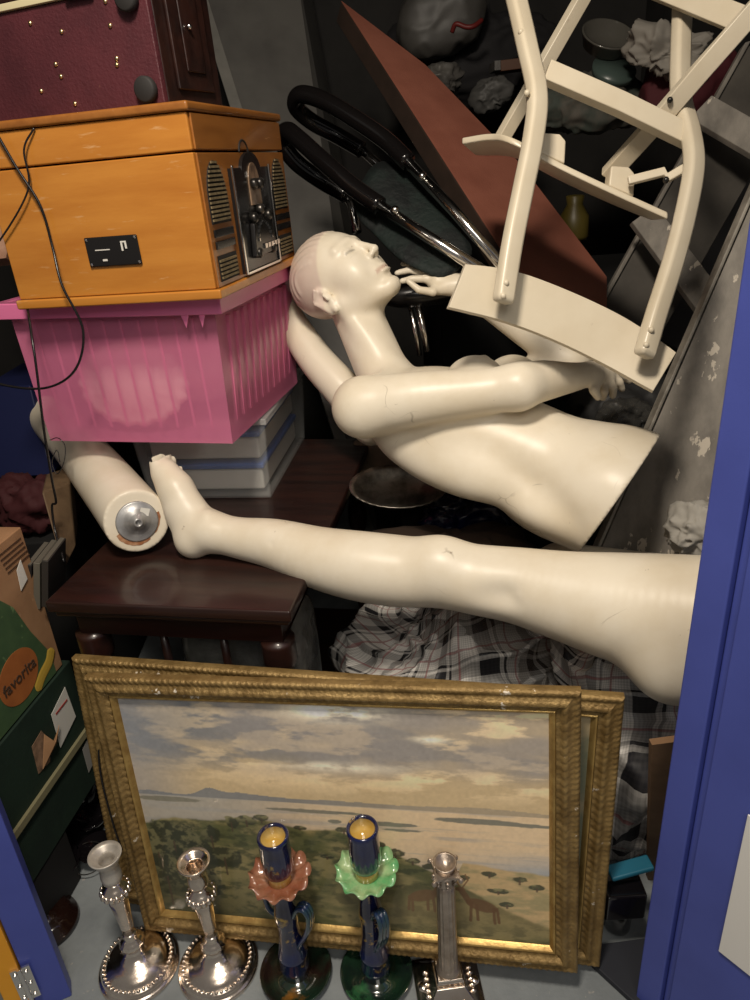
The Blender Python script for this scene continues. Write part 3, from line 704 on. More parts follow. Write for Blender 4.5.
# ================================================================== silver candlesticks
def silver_stick(P, H, label, lean=(0,0), mm=None):
    X = Matrix.Translation(P) @ Matrix.Rotation(lean[0], 4, 'X') @ Matrix.Rotation(lean[1], 4, 'Y')
    t = thing('silver_candlestick', label, 'candlestick', X, 'pair of round-based silver candlesticks')
    s = H/.25
    pf = [(.070,0),(.072,.002),(.072,.005),(.069,.007),(.066,.008),(.0655,.012),(.062,.0155),(.058,.0170),(.055,.0215),(.049,.0265),(.041,.0300),(.032,.0325),(.0245,.036),(.0195,.041),(.0165,.046),(.0155,.050)]
    b = M(); b.lathe([(r_, z*s) for r_, z in pf], 64); ba = obj('base', b, m_silver, t, local=True, smooth=True)
    b = M()
    for i in range(44): a = 2*PI*i/44; b.ball((.0605*math.cos(a),.0605*math.sin(a),.0175*s), .0032, 8, 6)
    obj('bead_border', b, m_silver, ba, local=True, smooth=True)
    b = M(); b.lathe([(r_, z*s) for r_, z in [(.0155,.0505),(.020,.055),(.021,.060),(.016,.066),(.0115,.070),(.0125,.075),(.0110,.080)]], 40, rip=lambda q, r, z, w: Vector((q.x*(1+.10*abs(math.sin(7*w)) if r > .015 else q.x and 1), q.y*(1+.10*abs(math.sin(7*w)) if r > .015 else 1), q.z)))
    obj('lower_knop', b, m_silver, t, local=True, smooth=True)
    def flute(q, r, z, w): k = 1-.06*abs(math.sin(4*w)); return Vector((q.x*k, q.y*k, z))
    b = M(); b.lathe([(r_, z*s) for r_, z in [(.0105,.0805),(.0115,.095),(.0135,.120),(.0160,.142),(.0175,.152),(.0165,.158),(.013,.162)]], 48, rip=flute); obj('stem', b, m_silver, t, local=True, smooth=True)
    b = M(); b.lathe([(r_, z*s) for r_, z in [(.013,.1625),(.019,.165),(.0235,.170),(.0235,.176),(.018,.182),(.013,.186),(.012,.189)]], 40, rip=lambda q, r, z, w: q*1); kn = obj('upper_knop', b, m_silver, t, local=True, smooth=True)
    b = M()
    for i in range(16): a = 2*PI*i/16; b.ball((.0225*math.cos(a),.0225*math.sin(a),.1725*s), (.005,.005,.007), 8, 6)
    obj('gadrooning', b, m_silver, kn, local=True, smooth=True)
    b = M(); b.lathe([(r_, z*s) for r_, z in [(.012,.1895),(.0165,.194),(.0175,.202),(.0165,.212),(.015,.218),(.0165,.223),(.0215,.232),(.0265,.240),(.0275,.2425),(.0270,.2440),(.0215,.2395),(.0150,.236),(.0130,.234),(.0120,.225),(.0115,.205),(0,.204)]], 48)
    obj('candle_socket', b, mm or m_silver, t, local=True, smooth=True, label='whitish wax-dulled socket' if mm else None)
def hsolve(P, ytop):
    lo, hi = 0, .6
    for _ in range(40):
        m_ = (lo+hi)/2
        if pr(P+Vector((0,0,m_)))[1] > ytop: lo = m_
        else: hi = m_
    return lo
P1 = PZ(140,966,0); P2 = PZ(219,966,0)
H1 = hsolve(P1, 851); H2 = hsolve(P2, 858); print('H', H1, H2, pr(P1+Vector((0,0,H1))), pr(P2+Vector((0,0,H2))))
silver_stick(P1, H1*1.0, 'leftmost silver candlestick with beaded round base and whitish socket', mm=mat('wax_dulled_silver', (.62,.58,.52), .42, metal=.5, c2=(.45,.41,.36), scale=40))
silver_stick(P2, H2*1.0, 'second silver candlestick, between the leftmost one and the red-pan pottery one')

# ================================================================== glazed pottery candlesticks
m_cobalt = mat('cobalt_glaze', (.006,.012,.07), .10, c2=(.015,.010,.02), scale=18, coat=1, c3=(.50,.32,.05), s3=20, lo3=.56, hi3=.64)
m_yel = mat('yellow_glaze', (.62,.36,.06), .15, c2=(.70,.50,.18), scale=20, coat=1)
m_brownpan = mat('russet_glaze', (.26,.085,.045), .12, c2=(.36,.17,.10), scale=30, coat=1)
m_greenpan = mat('green_glaze', (.13,.42,.16), .12, c2=(.42,.58,.30), scale=22, coat=1)
m_dishA = mat('treacle_glaze', (.018,.010,.008), .08, c2=(.012,.035,.02), scale=14, coat=1, c3=(.30,.12,.015), s3=9, lo3=.60, hi3=.68)
m_dishB = mat('bottle_green_glaze', (.012,.035,.018), .08, c2=(.008,.010,.012), scale=12, coat=1, c3=(.04,.16,.06), s3=10, lo3=.58, hi3=.68)
m_handle = mat('blue_handle_glaze', (.008,.016,.085), .12, c2=(.02,.06,.05), scale=30, coat=1)
def pottery(P, H, label, mp_, md, sgn):
    t = thing('pottery_candlestick', label, 'candlestick', Matrix.Translation(P) @ Matrix.Rotation(sgn, 4, 'Z'), 'pair of glazed pottery candlesticks'); s = H/.26
    b = M(); b.lathe([(.040,0),(.050,.002),(.057,.010),(.0625,.017),(.0635,.020),(.061,.0205),(.054,.013),(.042,.008),(.030,.010),(.024,.016)], 64, rip=lambda q, r, z, w: Vector((q.x, q.y, q.z+.0012*math.sin(5*w)*(r > .05)))); obj('dish', b, md, t, local=True, smooth=True)
    b = M(); b.lathe([(r_, z*s) for r_, z in [(.024,.0165/s),(.0265,.030),(.0245,.045),(.026,.050),(.0235,.054),(.021,.070),(.0185,.090),(.0180,.108),(.0205,.122),(.0195,.130),(.0165,.148),(.0150,.165),(.0175,.173),(.022,.178)]], 40); obj('stem', b, m_cobalt if sgn < 1 else m_cobalt, t, local=True, smooth=True)
    def ruf(q, r, z, w):
        k = max(0, (r-.026)/.024); return Vector((q.x*(1+.05*k*math.cos(11*w)), q.y*(1+.05*k*math.cos(11*w)), q.z+.0048*k*math.sin(11*w)))
    b = M(); b.lathe([(.0165,.1785*s),(.026,.181*s),(.040,.186*s),(.0495,.194*s),(.0500,.196*s),(.039,.190*s),(.026,.187*s),(.0162,.188*s)], 110, rip=ruf); obj('drip_pan', b, mp_, t, local=True, smooth=True)
    b = M(); b.lathe([(.0200,.1885*s),(.0185,.194*s),(.0195,.201*s)], 32); obj('socket_foot', b, m_yel, t, local=True, smooth=True)
    b = M(); b.lathe([(.0200,.2015*s),(.0240,.204*s),(.0255,.212*s),(.0250,.235*s),(.0245,.254*s),(.0255,.259*s),(.0235,.262*s),(.0195,.259*s),(.0190,.212*s),(0,.212*s)], 40); cu = obj('candle_cup', b, m_cobalt, t, local=True, smooth=True)
    b = M(); b.lathe([(.0193,.2586*s),(.0183,.250*s),(.0178,.2145*s),(0,.2135*s)], 32); obj('cup_lining', b, m_yel, cu, local=True, smooth=True)
    hd = None
    for k in (-1, 0, 1):
        b = M(); y = k*.0062
        b.tube(crom([(.017,y,.128*s),(.028,y,.146*s),(.040,y,.150*s),(.047,y,.140*s),(.045,y,.122*s),(.036,y,.100*s),(.026,y,.085*s),(.0185,y,.072*s)] , 6), .0042, 10)
        hd = obj('handle', b, m_handle, t, local=True, smooth=True) if hd is None else (obj('handle_rib', b, m_handle, hd, local=True, smooth=True))
    b = M(); b.tube(crom([(-.017,0,.150*s),(-.030,0,.150*s),(-.038,0,.138*s),(-.034,0,.120*s),(-.019,0,.112*s)], 6), .0048, 10); obj('ring_handle', b, m_handle, t, local=True, smooth=True)
P3 = PZ(297,976,0); P4 = PZ(377,977,0)
H3 = hsolve(P3, 836); H4 = hsolve(P4, 828); print('H', H3, H4, pr(P3+Vector((0,0,H3))), pr(P4+Vector((0,0,H4))))
pottery(P3, H3, 'pottery candlestick with russet ruffled drip pan and blue cup', m_brownpan, m_dishA, math.radians(-25))
pottery(P4, H4, 'pottery candlestick with green ruffled drip pan and blue cup', m_greenpan, m_dishB, math.radians(-62))

# ================================================================== corinthian column candlestick
P5 = PZ(449,990,0); H5 = hsolve(P5, 862); print('H5', H5, pr(P5+Vector((0,0,H5)))); CL = H5-.1135; s = 1
t = thing('column_candlestick', 'silver Corinthian column candlestick on a square stepped base', 'candlestick', Matrix.Translation(P5) @ Matrix.Rotation(math.radians(4), 4, 'Z'))
def sqr(b, prof, n=8):
    vs = []; 
    for (r_, z) in prof: vs += [(-r_,-r_,z),(r_,-r_,z),(r_,r_,z),(-r_,r_,z)]
    k = len(prof); b.add(vs, [(3,2,1,0)]+[(i*4+j, i*4+(j+1) % 4, i*4+4+(j+1) % 4, i*4+4+j) for i in range(k-1) for j in range(4)]+[tuple(range(4*k-4, 4*k))]); return b
b = sqr(M(), [(.056,0),(.058,.003),(.056,.007),(.051,.010),(.047,.013),(.040,.020),(.031,.032),(.026,.040),(.0245,.044)]); ba = obj('base', b, m_silver, t, local=True, bevel=.002)
b = M()
for sx, sy in ((1,0),(-1,0),(0,1),(0,-1)):
    for i in (-2,-1,0,1,2):
        ax = Vector((sx*.0385, sy*.0385, .024)); tg = Vector((sy, sx, 0)); b.ball(ax+tg*i*.010, (.005,.005,.004), 8, 6)
    b.ball((sx*.044, sy*.044, .0185), (.009,.009,.005), 10, 6)
obj('embossed_swags', b, m_silver, ba, local=True, smooth=True)
b = sqr(M(), [(.0225,.0445),(.0225,.055),(.0205,.057),(.0205,.060)]); obj('plinth', b, m_silver, t, local=True, bevel=.001)
def fl(q, r, z, w): k = 1-.07*(.5+.5*math.cos(14*w)); return Vector((q.x*k, q.y*k, z))
b = M(); b.lathe([(.0205,.0605),(.0205,.064),(.018,.067),(.0168,.070)]+[(.0165-.0020*i/10,.0705+CL*i/10) for i in range(11)], 84, rip=lambda q, r, z, w: fl(q,r,z,w) if z > .0702 else q); obj('fluted_column', b, m_silverd, t, local=True, smooth=True)
zc = .0705+CL
b = M(); b.lathe([(.0155,zc+.0003),(.0165,zc+.003),(.0150,zc+.006),(.0155,zc+.016),(.0185,zc+.024)], 32); cp = obj('capital', b, m_silverd, t, local=True, smooth=True)
b = M()
for k in range(8):
    a = 2*PI*k/8; dx, dy = math.cos(a), math.sin(a)
    for zz in (.010, .017): b.tube([(dx*.0155,dy*.0155,zc+zz-.006),(dx*.0185,dy*.0185,zc+zz),(dx*.0215,dy*.0215,zc+zz-.001)], [.003,.003,.0015], 6)
obj('acanthus_leaves', b, m_silverd, cp, local=True, smooth=True)
b = M(); zt_ = zc+.0245; pl = []
for k in range(4):
    a = PI/4+k*PI/2; pl.append((.030*math.cos(a),.030*math.sin(a),zt_)); a += PI/4; pl.append((.0165*math.cos(a),.0165*math.sin(a),zt_))
b.prism(pl, (0,0,.004))
for k in range(4):
    a = PI/4+k*PI/2; b.ball((.029*math.cos(a),.029*math.sin(a),zt_-.001), (.0042,.0042,.005), 8, 6)
obj('abacus', b, m_silverd, cp, local=True)
b = M(); b.lathe([(.0150,zt_+.0045),(.0145,zt_+.010),(.0180,zt_+.0165),(.0185,zt_+.0185),(.0155,zt_+.018),(.0125,zt_+.008),(0,zt_+.0065)], 32); obj('candle_socket', b, m_silverd, t, local=True, smooth=True)

b = M(); Xw = frame(TA[0]+nB*.030+Vector((0,0,-ZP)), dirB, nB, (0,0,1)); b.bb((.02,0,0.0005), (.78,.055,ZP-.002)); xf(b, Xw)
tag(obj('wooden_batten', b, m_darkwood), 'dark wooden batten on the floor under the two gilt frames', 'batten')
# ================================================================== mannequin shell material with tint
def skin_mat():
    m = m_cream.copy(); m.name = 'mannequin_skin'; nt = m.node_tree; b = nt.nodes['Principled BSDF']
    a = nt.nodes.new('ShaderNodeAttribute'); a.attribute_name = 'Col'
    x = nt.nodes.new('ShaderNodeMix'); x.data_type = 'RGBA'; x.blend_type = 'MULTIPLY'; x.inputs['Factor'].default_value = 1
    N = nt.nodes; L = nt.links; tc = N.new('ShaderNodeTexCoord'); nz = N.new('ShaderNodeTexNoise'); nz.inputs['Scale'].default_value = 9; L.new(tc.outputs['Object'], nz.inputs['Vector'])
    av = N.new('ShaderNodeMix'); av.data_type = 'RGBA'; av.inputs['Factor'].default_value = .12; L.new(tc.outputs['Object'], av.inputs[6]); L.new(nz.outputs['Color'], av.inputs[7])
    vo = N.new('ShaderNodeTexVoronoi'); vo.feature = 'DISTANCE_TO_EDGE'; vo.inputs['Scale'].default_value = 13; L.new(av.outputs[2], vo.inputs['Vector'])
    r1 = N.new('ShaderNodeMapRange'); r1.inputs['From Min'].default_value = .004; r1.inputs['From Max'].default_value = .012; r1.inputs['To Min'].default_value = 1; r1.inputs['To Max'].default_value = 0; L.new(vo.outputs['Distance'], r1.inputs['Value'])
    n2 = N.new('ShaderNodeTexNoise'); n2.inputs['Scale'].default_value = 11; n2.inputs['Detail'].default_value = 3; L.new(tc.outputs['Object'], n2.inputs['Vector'])
    r2 = N.new('ShaderNodeMapRange'); r2.inputs['From Min'].default_value = .60; r2.inputs['From Max'].default_value = .68; r2.inputs['To Max'].default_value = .45; L.new(n2.outputs['Fac'], r2.inputs['Value'])
    mm_ = N.new('ShaderNodeMath'); mm_.operation = 'MULTIPLY'; L.new(r1.outputs[0], mm_.inputs[0]); L.new(r2.outputs[0], mm_.inputs[1])
    src = mixc(N, L, mm_.outputs[0], b.inputs['Base Color'].links[0].from_socket, (.22,.17,.11)); nt.links.new(src, x.inputs[6]); nt.links.new(a.outputs['Color'], x.inputs[7]); nt.links.new(x.outputs[2], b.inputs['Base Color']); return m
m_skin = skin_mat()
def D(x, y, t): return np.array(rt*x+up*y-fw*t)
def Wn(x, y, d): return np.array(W(x, y, d))
def nrmz(v): return v/np.linalg.norm(v)
def basis(u, f):   # columns: right, front, up (world)
    u = nrmz(D(*u)); f = D(*f); f = nrmz(f-u*(f@u)); r_ = np.cross(f, u); return np.stack([r_, f, u], 1)
# ---- torso with head and arms
TB_ = basis((-.86,.37,-.36), (.37,.87,.31)); TO = Wn(464,424,1.43)
def tl_(x, y, z): return TO+TB_@np.array([x, y, z])
HB = basis((-.70,.69,-.10), (.55,.52,.65)); HO = Wn(342,281,1.52); HS = 1.03
def hl(x, y, z): return HO+HB@(np.array([x, y, z])*HS)
pts = [tl_(x, y, z) for x in (-.2,.2) for y in (-.15,.18) for z in (-.38,.2)]+[hl(x, y, z) for x in (-.1,.1) for y in (-.12,.12) for z in (-.12,.12)]+[Wn(*p) for p in ((330,400,1.28),(625,400,1.35),(590,345,1.6),(395,262,1.6),(625,400,1.5),(520,420,1.22))]
pts = np.array(pts); S = SDF(pts.min(0)-.03, pts.max(0)+.03, .0032)
cp_ = lambda a, b, ra, rb, k=.02: S.cap(tl_(*a), tl_(*b), ra, rb, k)
el_ = lambda c, r_, k=.02, sub=False: S.ell(tl_(*c), r_, TB_, k, sub)
el_((0,-.005,.02), (.138,.105,.165), .02)          # rib cage
el_((0,-.02,.10), (.150,.080,.085), .03)           # upper back
el_((0,-.005,-.14), (.112,.092,.15), .05)          # waist
el_((0,-.015,-.33), (.158,.118,.16), .05)          # hips
el_((.06,-.075,-.37), (.08,.065,.09), .04); el_((-.06,-.075,-.37), (.08,.065,.09), .04)
cp_((-.06,-.005,.150), (-.155,-.01,.118), .046, .050, .03); cp_((.06,-.005,.150), (.170,-.01,.142), .046, .052, .03)
el_((.070,.084,-.020), (.060,.056,.060), .018); el_((-.085,.094,-.045), (.062,.062,.062), .018); el_((0,-.085,-.235), (.13,.060,.13), .03)
el_((.085,-.065,-.03), (.055,.055,.15), .03); el_((-.085,-.065,-.03), (.055,.055,.15), .03)
el_((.070,.138,-.020), (.005,.004,.005), .008)
cp_((.015,.055,.165), (.12,.03,.165), .009, .010, .022); cp_((-.015,.055,.165), (-.12,.03,.165), .009, .010, .022)   # collar bones
el_((0,.10,-.262), (.010,.022,.012), .012, True)   # navel
S.cap(tl_(0,.103,-.02), tl_(0,.100,-.20), .004, .004, .03, True)
S.plane(Wn(621,489,1.36), nrmz(D(.82,-.57,.24)))
# neck
S.cap(tl_(0,-.01,.15), hl(0,-.025,-.045), .056, .048, .035)
S.cap(tl_(.01,.045,.165), hl(.050,-.01,-.045), .012, .014, .022); S.cap(tl_(-.01,.045,.165), hl(-.050,-.01,-.045), .012, .014, .022)
# right arm across the waist
A = tl_(.172,-.01,.142); E1 = Wn(518,387,1.262); Wr = Wn(590,374,1.36)
print('arm', np.linalg.norm(A-E1), np.linalg.norm(Wr-E1), [round(v, 2) for v in pr(Vector(A))])
S.chain([(*A, .053), (*(A*.65+E1*.35+D(0,.002,.005)), .049), (*(A*.25+E1*.75), .041), (*E1, .039)], .022)
S.chain([(*E1, .039), (*(E1*.7+Wr*.3+D(0,.003,0)), .037), (*(E1*.3+Wr*.7), .028), (*Wr, .0225)], .018)
K = Wn(604,374,1.385); S.cap(Wr, K, .022, .020, .01)
FN = [((604,384,1.375),(604,392,1.365),(603,398,1.375)), ((609,380,1.38),(613,388,1.375),(613,396,1.385)), ((613,377,1.39),(619,382,1.39),(622,389,1.40)), ((614,373,1.40),(624,376,1.41),(629,381,1.42))]
for a, b_, c in FN:
    S.cap(K, Wn(*a), .015, .0105, .006); S.cap(Wn(*a), Wn(*b_), .0095, .0085, .002); S.cap(Wn(*b_), Wn(*c), .0085, .0068, .002)
S.cap(Wn(598,378,1.35), Wn(594,390,1.34), .012, .009, .005); S.cap(Wn(594,390,1.34), Wn(598,397,1.345), .009, .0075, .003)
# left arm, bent up to the chin behind the chair slat
A = tl_(-.155,-.01,.118); E2 = Wn(572,362,1.54); W2 = Wn(462,286,1.55)
print('arm2', np.linalg.norm(A-E2), np.linalg.norm(W2-E2), [round(v, 2) for v in pr(Vector(A))])
S.chain([(*A, .050), (*(A*.6+E2*.4), .046), (*E2, .037)], .02)
S.chain([(*E2, .037), (*(E2*.6+W2*.4), .035), (*W2, .0235)], .015)
Pm = Wn(438,282,1.555); S.chain([(*W2, .0235), (*Pm, .024)], .01)
S.cap(W2, Wn(430,277,1.56), .019, .013, .008); S.cap(W2, Wn(438,289,1.54), .020, .013, .008)
for q in [((433,292,1.53),(419,290,1.525),(408,281,1.525)), ((426,279,1.55),(412,279,1.555),(402,281,1.55)), ((425,274,1.565),(410,270,1.57),(397,273,1.565)), ((427,269,1.58),(414,263,1.59),(403,264,1.59)), ((430,266,1.60),(418,258,1.61),(409,257,1.61))]:
    a, b_, c = [Wn(*v) for v in q]; S.cap(Pm, a, .013, .0095, .004); S.cap(a, b_, .0088, .0078, .002); S.cap(b_, c, .0078, .0062, .002)
# head
hc = lambda a, b, ra, rb, k=.01, sub=False: S.cap(hl(*a), hl(*b), ra*HS, rb*HS, k, sub)
he = lambda c, r_, k=.01, sub=False, R=HB: S.ell(hl(*c), np.array(r_)*HS, R, k, sub)
he((0,-.014,.030), (.074,.092,.078), .01)
he((0,.028,-.022), (.057,.058,.080), .03)
for s in (-1, 1):
    hc((s*.050,-.004,-.050), (s*.012,.062,-.094), .016, .014, .024)
    he((s*.036,.046,-.030), (.020,.024,.028), .030)
    hc((s*.010,.080,.027), (s*.046,.062,.025), .0055, .006, .012)
he((0,.074,-.093), (.017,.014,.014), .012)
he((0,.072,-.055), (.024,.016,.022), .014)
for s in (-1, 1): he((s*.030,.089,.008), (.019,.013,.0125), .010, True)
hc((0,.081,.020), (0,.101,-.022), .0060, .0070, .008); he((0,.100,-.025), (.0085,.008,.0072), .006)
for s in (-1, 1):
    he((s*.0100,.091,-.028), (.006,.008,.006), .005); he((s*.0055,.098,-.0345), (.0035,.004,.0025), .002, True)
    he((s*.030,.0665,.007), (.0155,.0135,.0100), .003)
    hc((s*.017,.0795,.0045), (s*.044,.0720,.0045), .0014, .0014, .0015)
    hc((s*.017,.0815,.0115), (s*.045,.0725,.0105), .0018, .0018, .002)
hc((-.017,.082,-.0555), (.017,.082,-.0555), .0045, .0045, .004); he((0,.087,-.0555), (.012,.0065,.0050), .004)
he((0,.0860,-.0665), (.015,.0065,.0060), .004); hc((-.020,.089,-.0610), (.020,.089,-.0610), .0018, .0018, .002, True)
he((0,.087,-.0765), (.014,.005,.005), .006, True)
Re = HB
for s in (-1, 1):
    he((s*.0715,-.019,-.022), (.0085,.020,.032), .004); he((s*.081,-.015,-.016), (.0065,.010,.019), .003, True)
    hc((s*.078,-.033,-.004), (s*.080,-.013,.007), .0042, .0042, .003); hc((s*.079,-.035,-.008), (s*.076,-.026,-.040), .004, .0035, .003); he((s*.0755,-.012,-.048), (.005,.007,.008), .004); hc((s*.080,-.006,-.014), (s*.079,-.006,-.026), .0038, .0038, .002)
# moulded combed-back hair: shallow strands
def skull(az, el):   # az: sideways angle from the middle line, el: front(0) to back(pi)
    return (0+.0715*math.sin(az), -.014+.0895*math.cos(az)*math.cos(el), .032+.0755*math.cos(az)*math.sin(el))
for i in range(13):
    az = -1.15+2.3*i/12; P_ = []
    for j in range(9):
        el = .62+2.4*j/8; wv = .03*math.sin(j*1.1+i*.5); x, y, z = skull(az+wv, el); P_.append((*hl(x, y, z), .0042))
    S.chain(P_, .004, 3)
def tint(V):
    L = (V-HO)@HB/HS; n = len(V); c = np.ones((n, 3))
    line = .040+.35*(-L[:, 1]-.0)*0
    hair = sst(-.006, .006, (L[:, 2]-.058)+(-(L[:, 1])*1.25+.055)*1.0)*(np.linalg.norm(L, axis=1) < .16)*(L[:, 2] > -.075)
    hair = hair*sst(-.02,.0,L[:,2]+.35*(-L[:,1])-.0+.03)
    c = c*(1-hair[:, None])+hair[:, None]*np.array([.86,.79,.84])
    lip = np.exp(-((L[:, 2]+.061)/.004)**2)*(L[:, 1] > .07)*(np.abs(L[:, 0]) < .024); c *= (1-.35*lip[:, None]*np.array([.6,1,1]))
    br = 1.4*np.exp(-((L[:, 2]-.0035)/.0020)**2)*(L[:, 1] > .06)*(np.abs(np.abs(L[:, 0])-.031) < .014); c *= 1-.35*br[:, None]
    return c
sk = sdf_obj('mannequin_torso', S, m_skin, sm=2, colfn=tint)
tag(sk, 'cream female mannequin torso with bald-look head, arms folded, cut off at the waist', 'mannequin')
def ones(V): return np.ones((len(V), 3))
def limb(name, label, P, k=.02, h=.004, extra=None, cut=None, pad=.02, **kw):
    A_ = np.array([Wn(*p[:3]) for p in P]); R_ = max(p[3] for p in P)
    s = SDF(A_.min(0)-R_-pad, A_.max(0)+R_+pad, h); s.chain([(*a, p[3]) for a, p in zip(A_, P)], k)
    if extra: extra(s)
    if cut: s.plane(*cut)
    o = sdf_obj(name, s, m_skin, colfn=ones, **kw)
    if label: tag(o, label, 'mannequin part')
    return o
# ---- the long leg, heel on the table, running right behind the blue door
LP = [(213,532,1.345,.036),(240,538,1.335,.0385),(275,544,1.32,.046),(320,558,1.295,.056),(360,566,1.275,.062),(400,571,1.26,.0625),(440,574,1.24,.0585),(480,580,1.22,.0600),(520,586,1.20,.0640),(570,597,1.17,.074),(620,607,1.14,.086),(680,616,1.10,.094),(740,624,1.06,.098)]
def foot(s):
    c = lambda a, b, ra, rb, k=.014: s.cap(Wn(*a), Wn(*b), ra, rb, k)
    c((213,532,1.345), (196,538,1.355), .036, .034); c((192,540,1.36), (184,512,1.37), .030, .032, .02)
    c((200,525,1.355), (176,488,1.37), .034, .028, .02); c((184,512,1.37), (166,472,1.385), .030, .023, .02); c((176,488,1.37), (165,474,1.375), .028, .022, .02)
    toes = [((160,474,1.37),(154,460,1.375),(153,451,1.38),.0115),((165,472,1.378),(160,457,1.385),(160,448,1.39),.0095),((170,474,1.386),(166,460,1.394),(167,451,1.40),.009),((174,478,1.394),(172,466,1.402),(173,458,1.41),.0085),((178,484,1.40),(178,474,1.41),(180,468,1.418),.008)]
    for a, b_, c_, r_ in toes: s.cap(Wn(*a), Wn(*b_), r_+.003, r_, .006); s.cap(Wn(*b_), Wn(*c_), r_, r_*.85, .002)
    s.ell(Wn(207,517,1.33), (.011,.011,.011), None, .012); s.cap(Wn(264,541,1.267), Wn(270,543,1.267), .006, .006, .003, True)
    s.ell(Wn(440,562,1.225), (.036,.036,.036), None, .04); s.ell(Wn(490,598,1.14), (.03,.012,.012), None, .03, True)
    s.ell(Wn(675,655,1.10), (.075,.075,.075), None, .03)
limb('long_mannequin_limb', 'long cream mannequin leg lying across the scene, its foot on the table', LP, extra=foot, h=.0036)
# ---- upper limb standing with its metal fitting towards the viewer, left of the foot
Lr = [(136,520,1.36,.060),(118,497,1.43,.058),(98,472,1.52,.056),(75,444,1.65,.053),(52,420,1.78,.050),(40,410,1.86,.044)]
a0 = Wn(136,520,1.36); dirL = nrmz(a0-Wn(118,497,1.43)); nC = nrmz(dirL*.55+nrmz(np.array(CAM)-a0)*.75)
pc_ = a0+nC*.012
ll = thing('mannequin_limb', 'cream mannequin limb with a round metal fitting in its cut end, beside the table edge', 'mannequin part', Vector(pc_))
A_ = np.array([Wn(*p[:3]) for p in Lr]); s_ = SDF(A_.min(0)-.09, A_.max(0)+.09, .0035); s_.chain([(*a, p[3]) for a, p in zip(A_, Lr)], .02); s_.plane(pc_, nC)
sdf_obj('shell', s_, m_skin, parent=ll, colfn=ones)
q0 = Vector(pc_); ax = Vector(nC)
b = M(); b.lathe([(.038,.0005),(.039,.002),(.036,.0035),(.025,.003),(.024,.005),(.016,.006),(.015,.010),(.009,.012),(.008,.017),(.005,.017),(.004,.010),(0,.009)], 36, q0+Vector(dirL)*0, ax=ax)
pl_ = obj('metal_fitting', b, mat('zinc_plate', (.52,.52,.52), .38, metal=.6, c2=(.36,.35,.34), scale=30), ll, smooth=True, label='round zinc fitting plate')
R_ = Vector((0,0,1)).rotation_difference(ax).to_matrix()
def disc_pt(px, py, off=.0): v = ray(px, py); n_ = ax; o_ = q0+ax*off; return CAM+v*((o_-CAM).dot(n_)/v.dot(n_))
cq = pr(q0); print('disc', cq)
b = M(); 
for ang0, ang1 in ((-2.6,-.9),(-.6,.35)):
    P_ = []; n_ = 16
    for i in range(n_+1):
        a = ang0+(ang1-ang0)*i/n_; rr = .047+.003*noise.noise(Vector((a*4,0,3))); P_.append((math.cos(a)*rr, math.sin(a)*rr))
    for i in range(n_, -1, -1):
        a = ang0+(ang1-ang0)*i/n_; rr = .0395-.002*noise.noise(Vector((a*5,2,3))); P_.append((math.cos(a)*rr, math.sin(a)*rr))
    vs = [q0+(rt*x+up*y)-ax*((rt*x+up*y).dot(ax))+ax*.0009 for x, y in P_]; n2 = n_+1
    b.add(vs, [(i, i+1, 2*n2-2-i, 2*n2-1-i) for i in range(n_)])
obj('rust_stain', b, mat('rust', (.30,.12,.05), .9, c2=(.45,.25,.14), scale=80), pl_)
b = M(); c0 = q0+rt*.013+up*.019; c0 = c0-ax*((c0-q0).dot(ax)-.005)
vs = [];
for x, y in ((-.010,-.006),(.009,-.010),(.012,.004),(-.007,.008)): v = rt*x+up*y; vs.append(c0+v-ax*v.dot(ax))
b.prism(vs, ax*.0005); obj('paper_label', b, m_white, pl_)
# ---- other loose limbs
limb('loose_limb', 'cream mannequin arm slanting behind the torso shoulder next to the pink crate', [(281,300,1.66,.028),(296,330,1.64,.036),(318,362,1.62,.040),(345,392,1.60,.043),(372,425,1.60,.046)])
limb('loose_thigh_piece', 'cream mannequin thigh end showing under the cut waist of the torso', [(560,572,1.46,.06),(620,580,1.45,.062),(690,590,1.44,.065),(740,600,1.44,.065)])
def fing(s):
    for q in (((418,548,1.42),(420,532,1.41)),((428,550,1.42),(429,533,1.41)),((436,549,1.42),(434,530,1.41)),((442,551,1.42),(440,534,1.405)),((448,556,1.42),(450,541,1.415))): s.cap(Wn(*q[0]), Wn(*q[1]), .009, .0065, .003)
limb('loose_fingers', 'cream mannequin hand with only its fingertips poking above the long leg', [(434,562,1.44,.022),(436,578,1.44,.026),(438,600,1.45,.02)], extra=fing, h=.003)

# ================================================================== folding chair, upside down
CH = thing('folding_chair', 'cream painted wooden folding chair tipped upside down over the mannequin', 'chair', W(560,330,1.2))
toC = -fw
def cw(*P): return [W(*p) for p in P]
wide = (rt*.88+fw*.42).normalized()
b = M()
cl = crom(cw((456,287,1.165),(508,297,1.185),(560,316,1.195),(612,341,1.19),(664,373,1.165)), 10)
hw = [.034,.037,.039,.041,.042,.042,.042,.041,.040,.038,.034]
vs = []; n_ = len(cl)
for i, p in enumerate(cl):
    tg = (cl[min(i+1, n_-1)]-cl[max(i-1, 0)]).normalized(); nn = (toC-tg*toC.dot(tg)).normalized(); sd = nn.cross(tg).normalized()
    if sd.dot(up) < 0: sd = -sd
    sk_ = .010 if i == 0 else -.004
    h_ = .041
    e_ = min(i, n_-1-i)/(n_-1); h_ = .042-.006*max(0, 1-e_*3)**2
    for a, b_ in ((1,1),(-1,1),(-1,-1),(1,-1)): vs.append(p+sd*a*h_+tg*(sk_*a if i in (0, n_-1) else 0)*1.0+nn*b_*.0065)
b.add(vs, [(0,1,2,3), (4*n_-1,4*n_-2,4*n_-3,4*n_-4)]+[(4*i+j, 4*i+4+j, 4*i+4+(j+1) % 4, 4*i+(j+1) % 4) for i in range(n_-1) for j in range(4)])
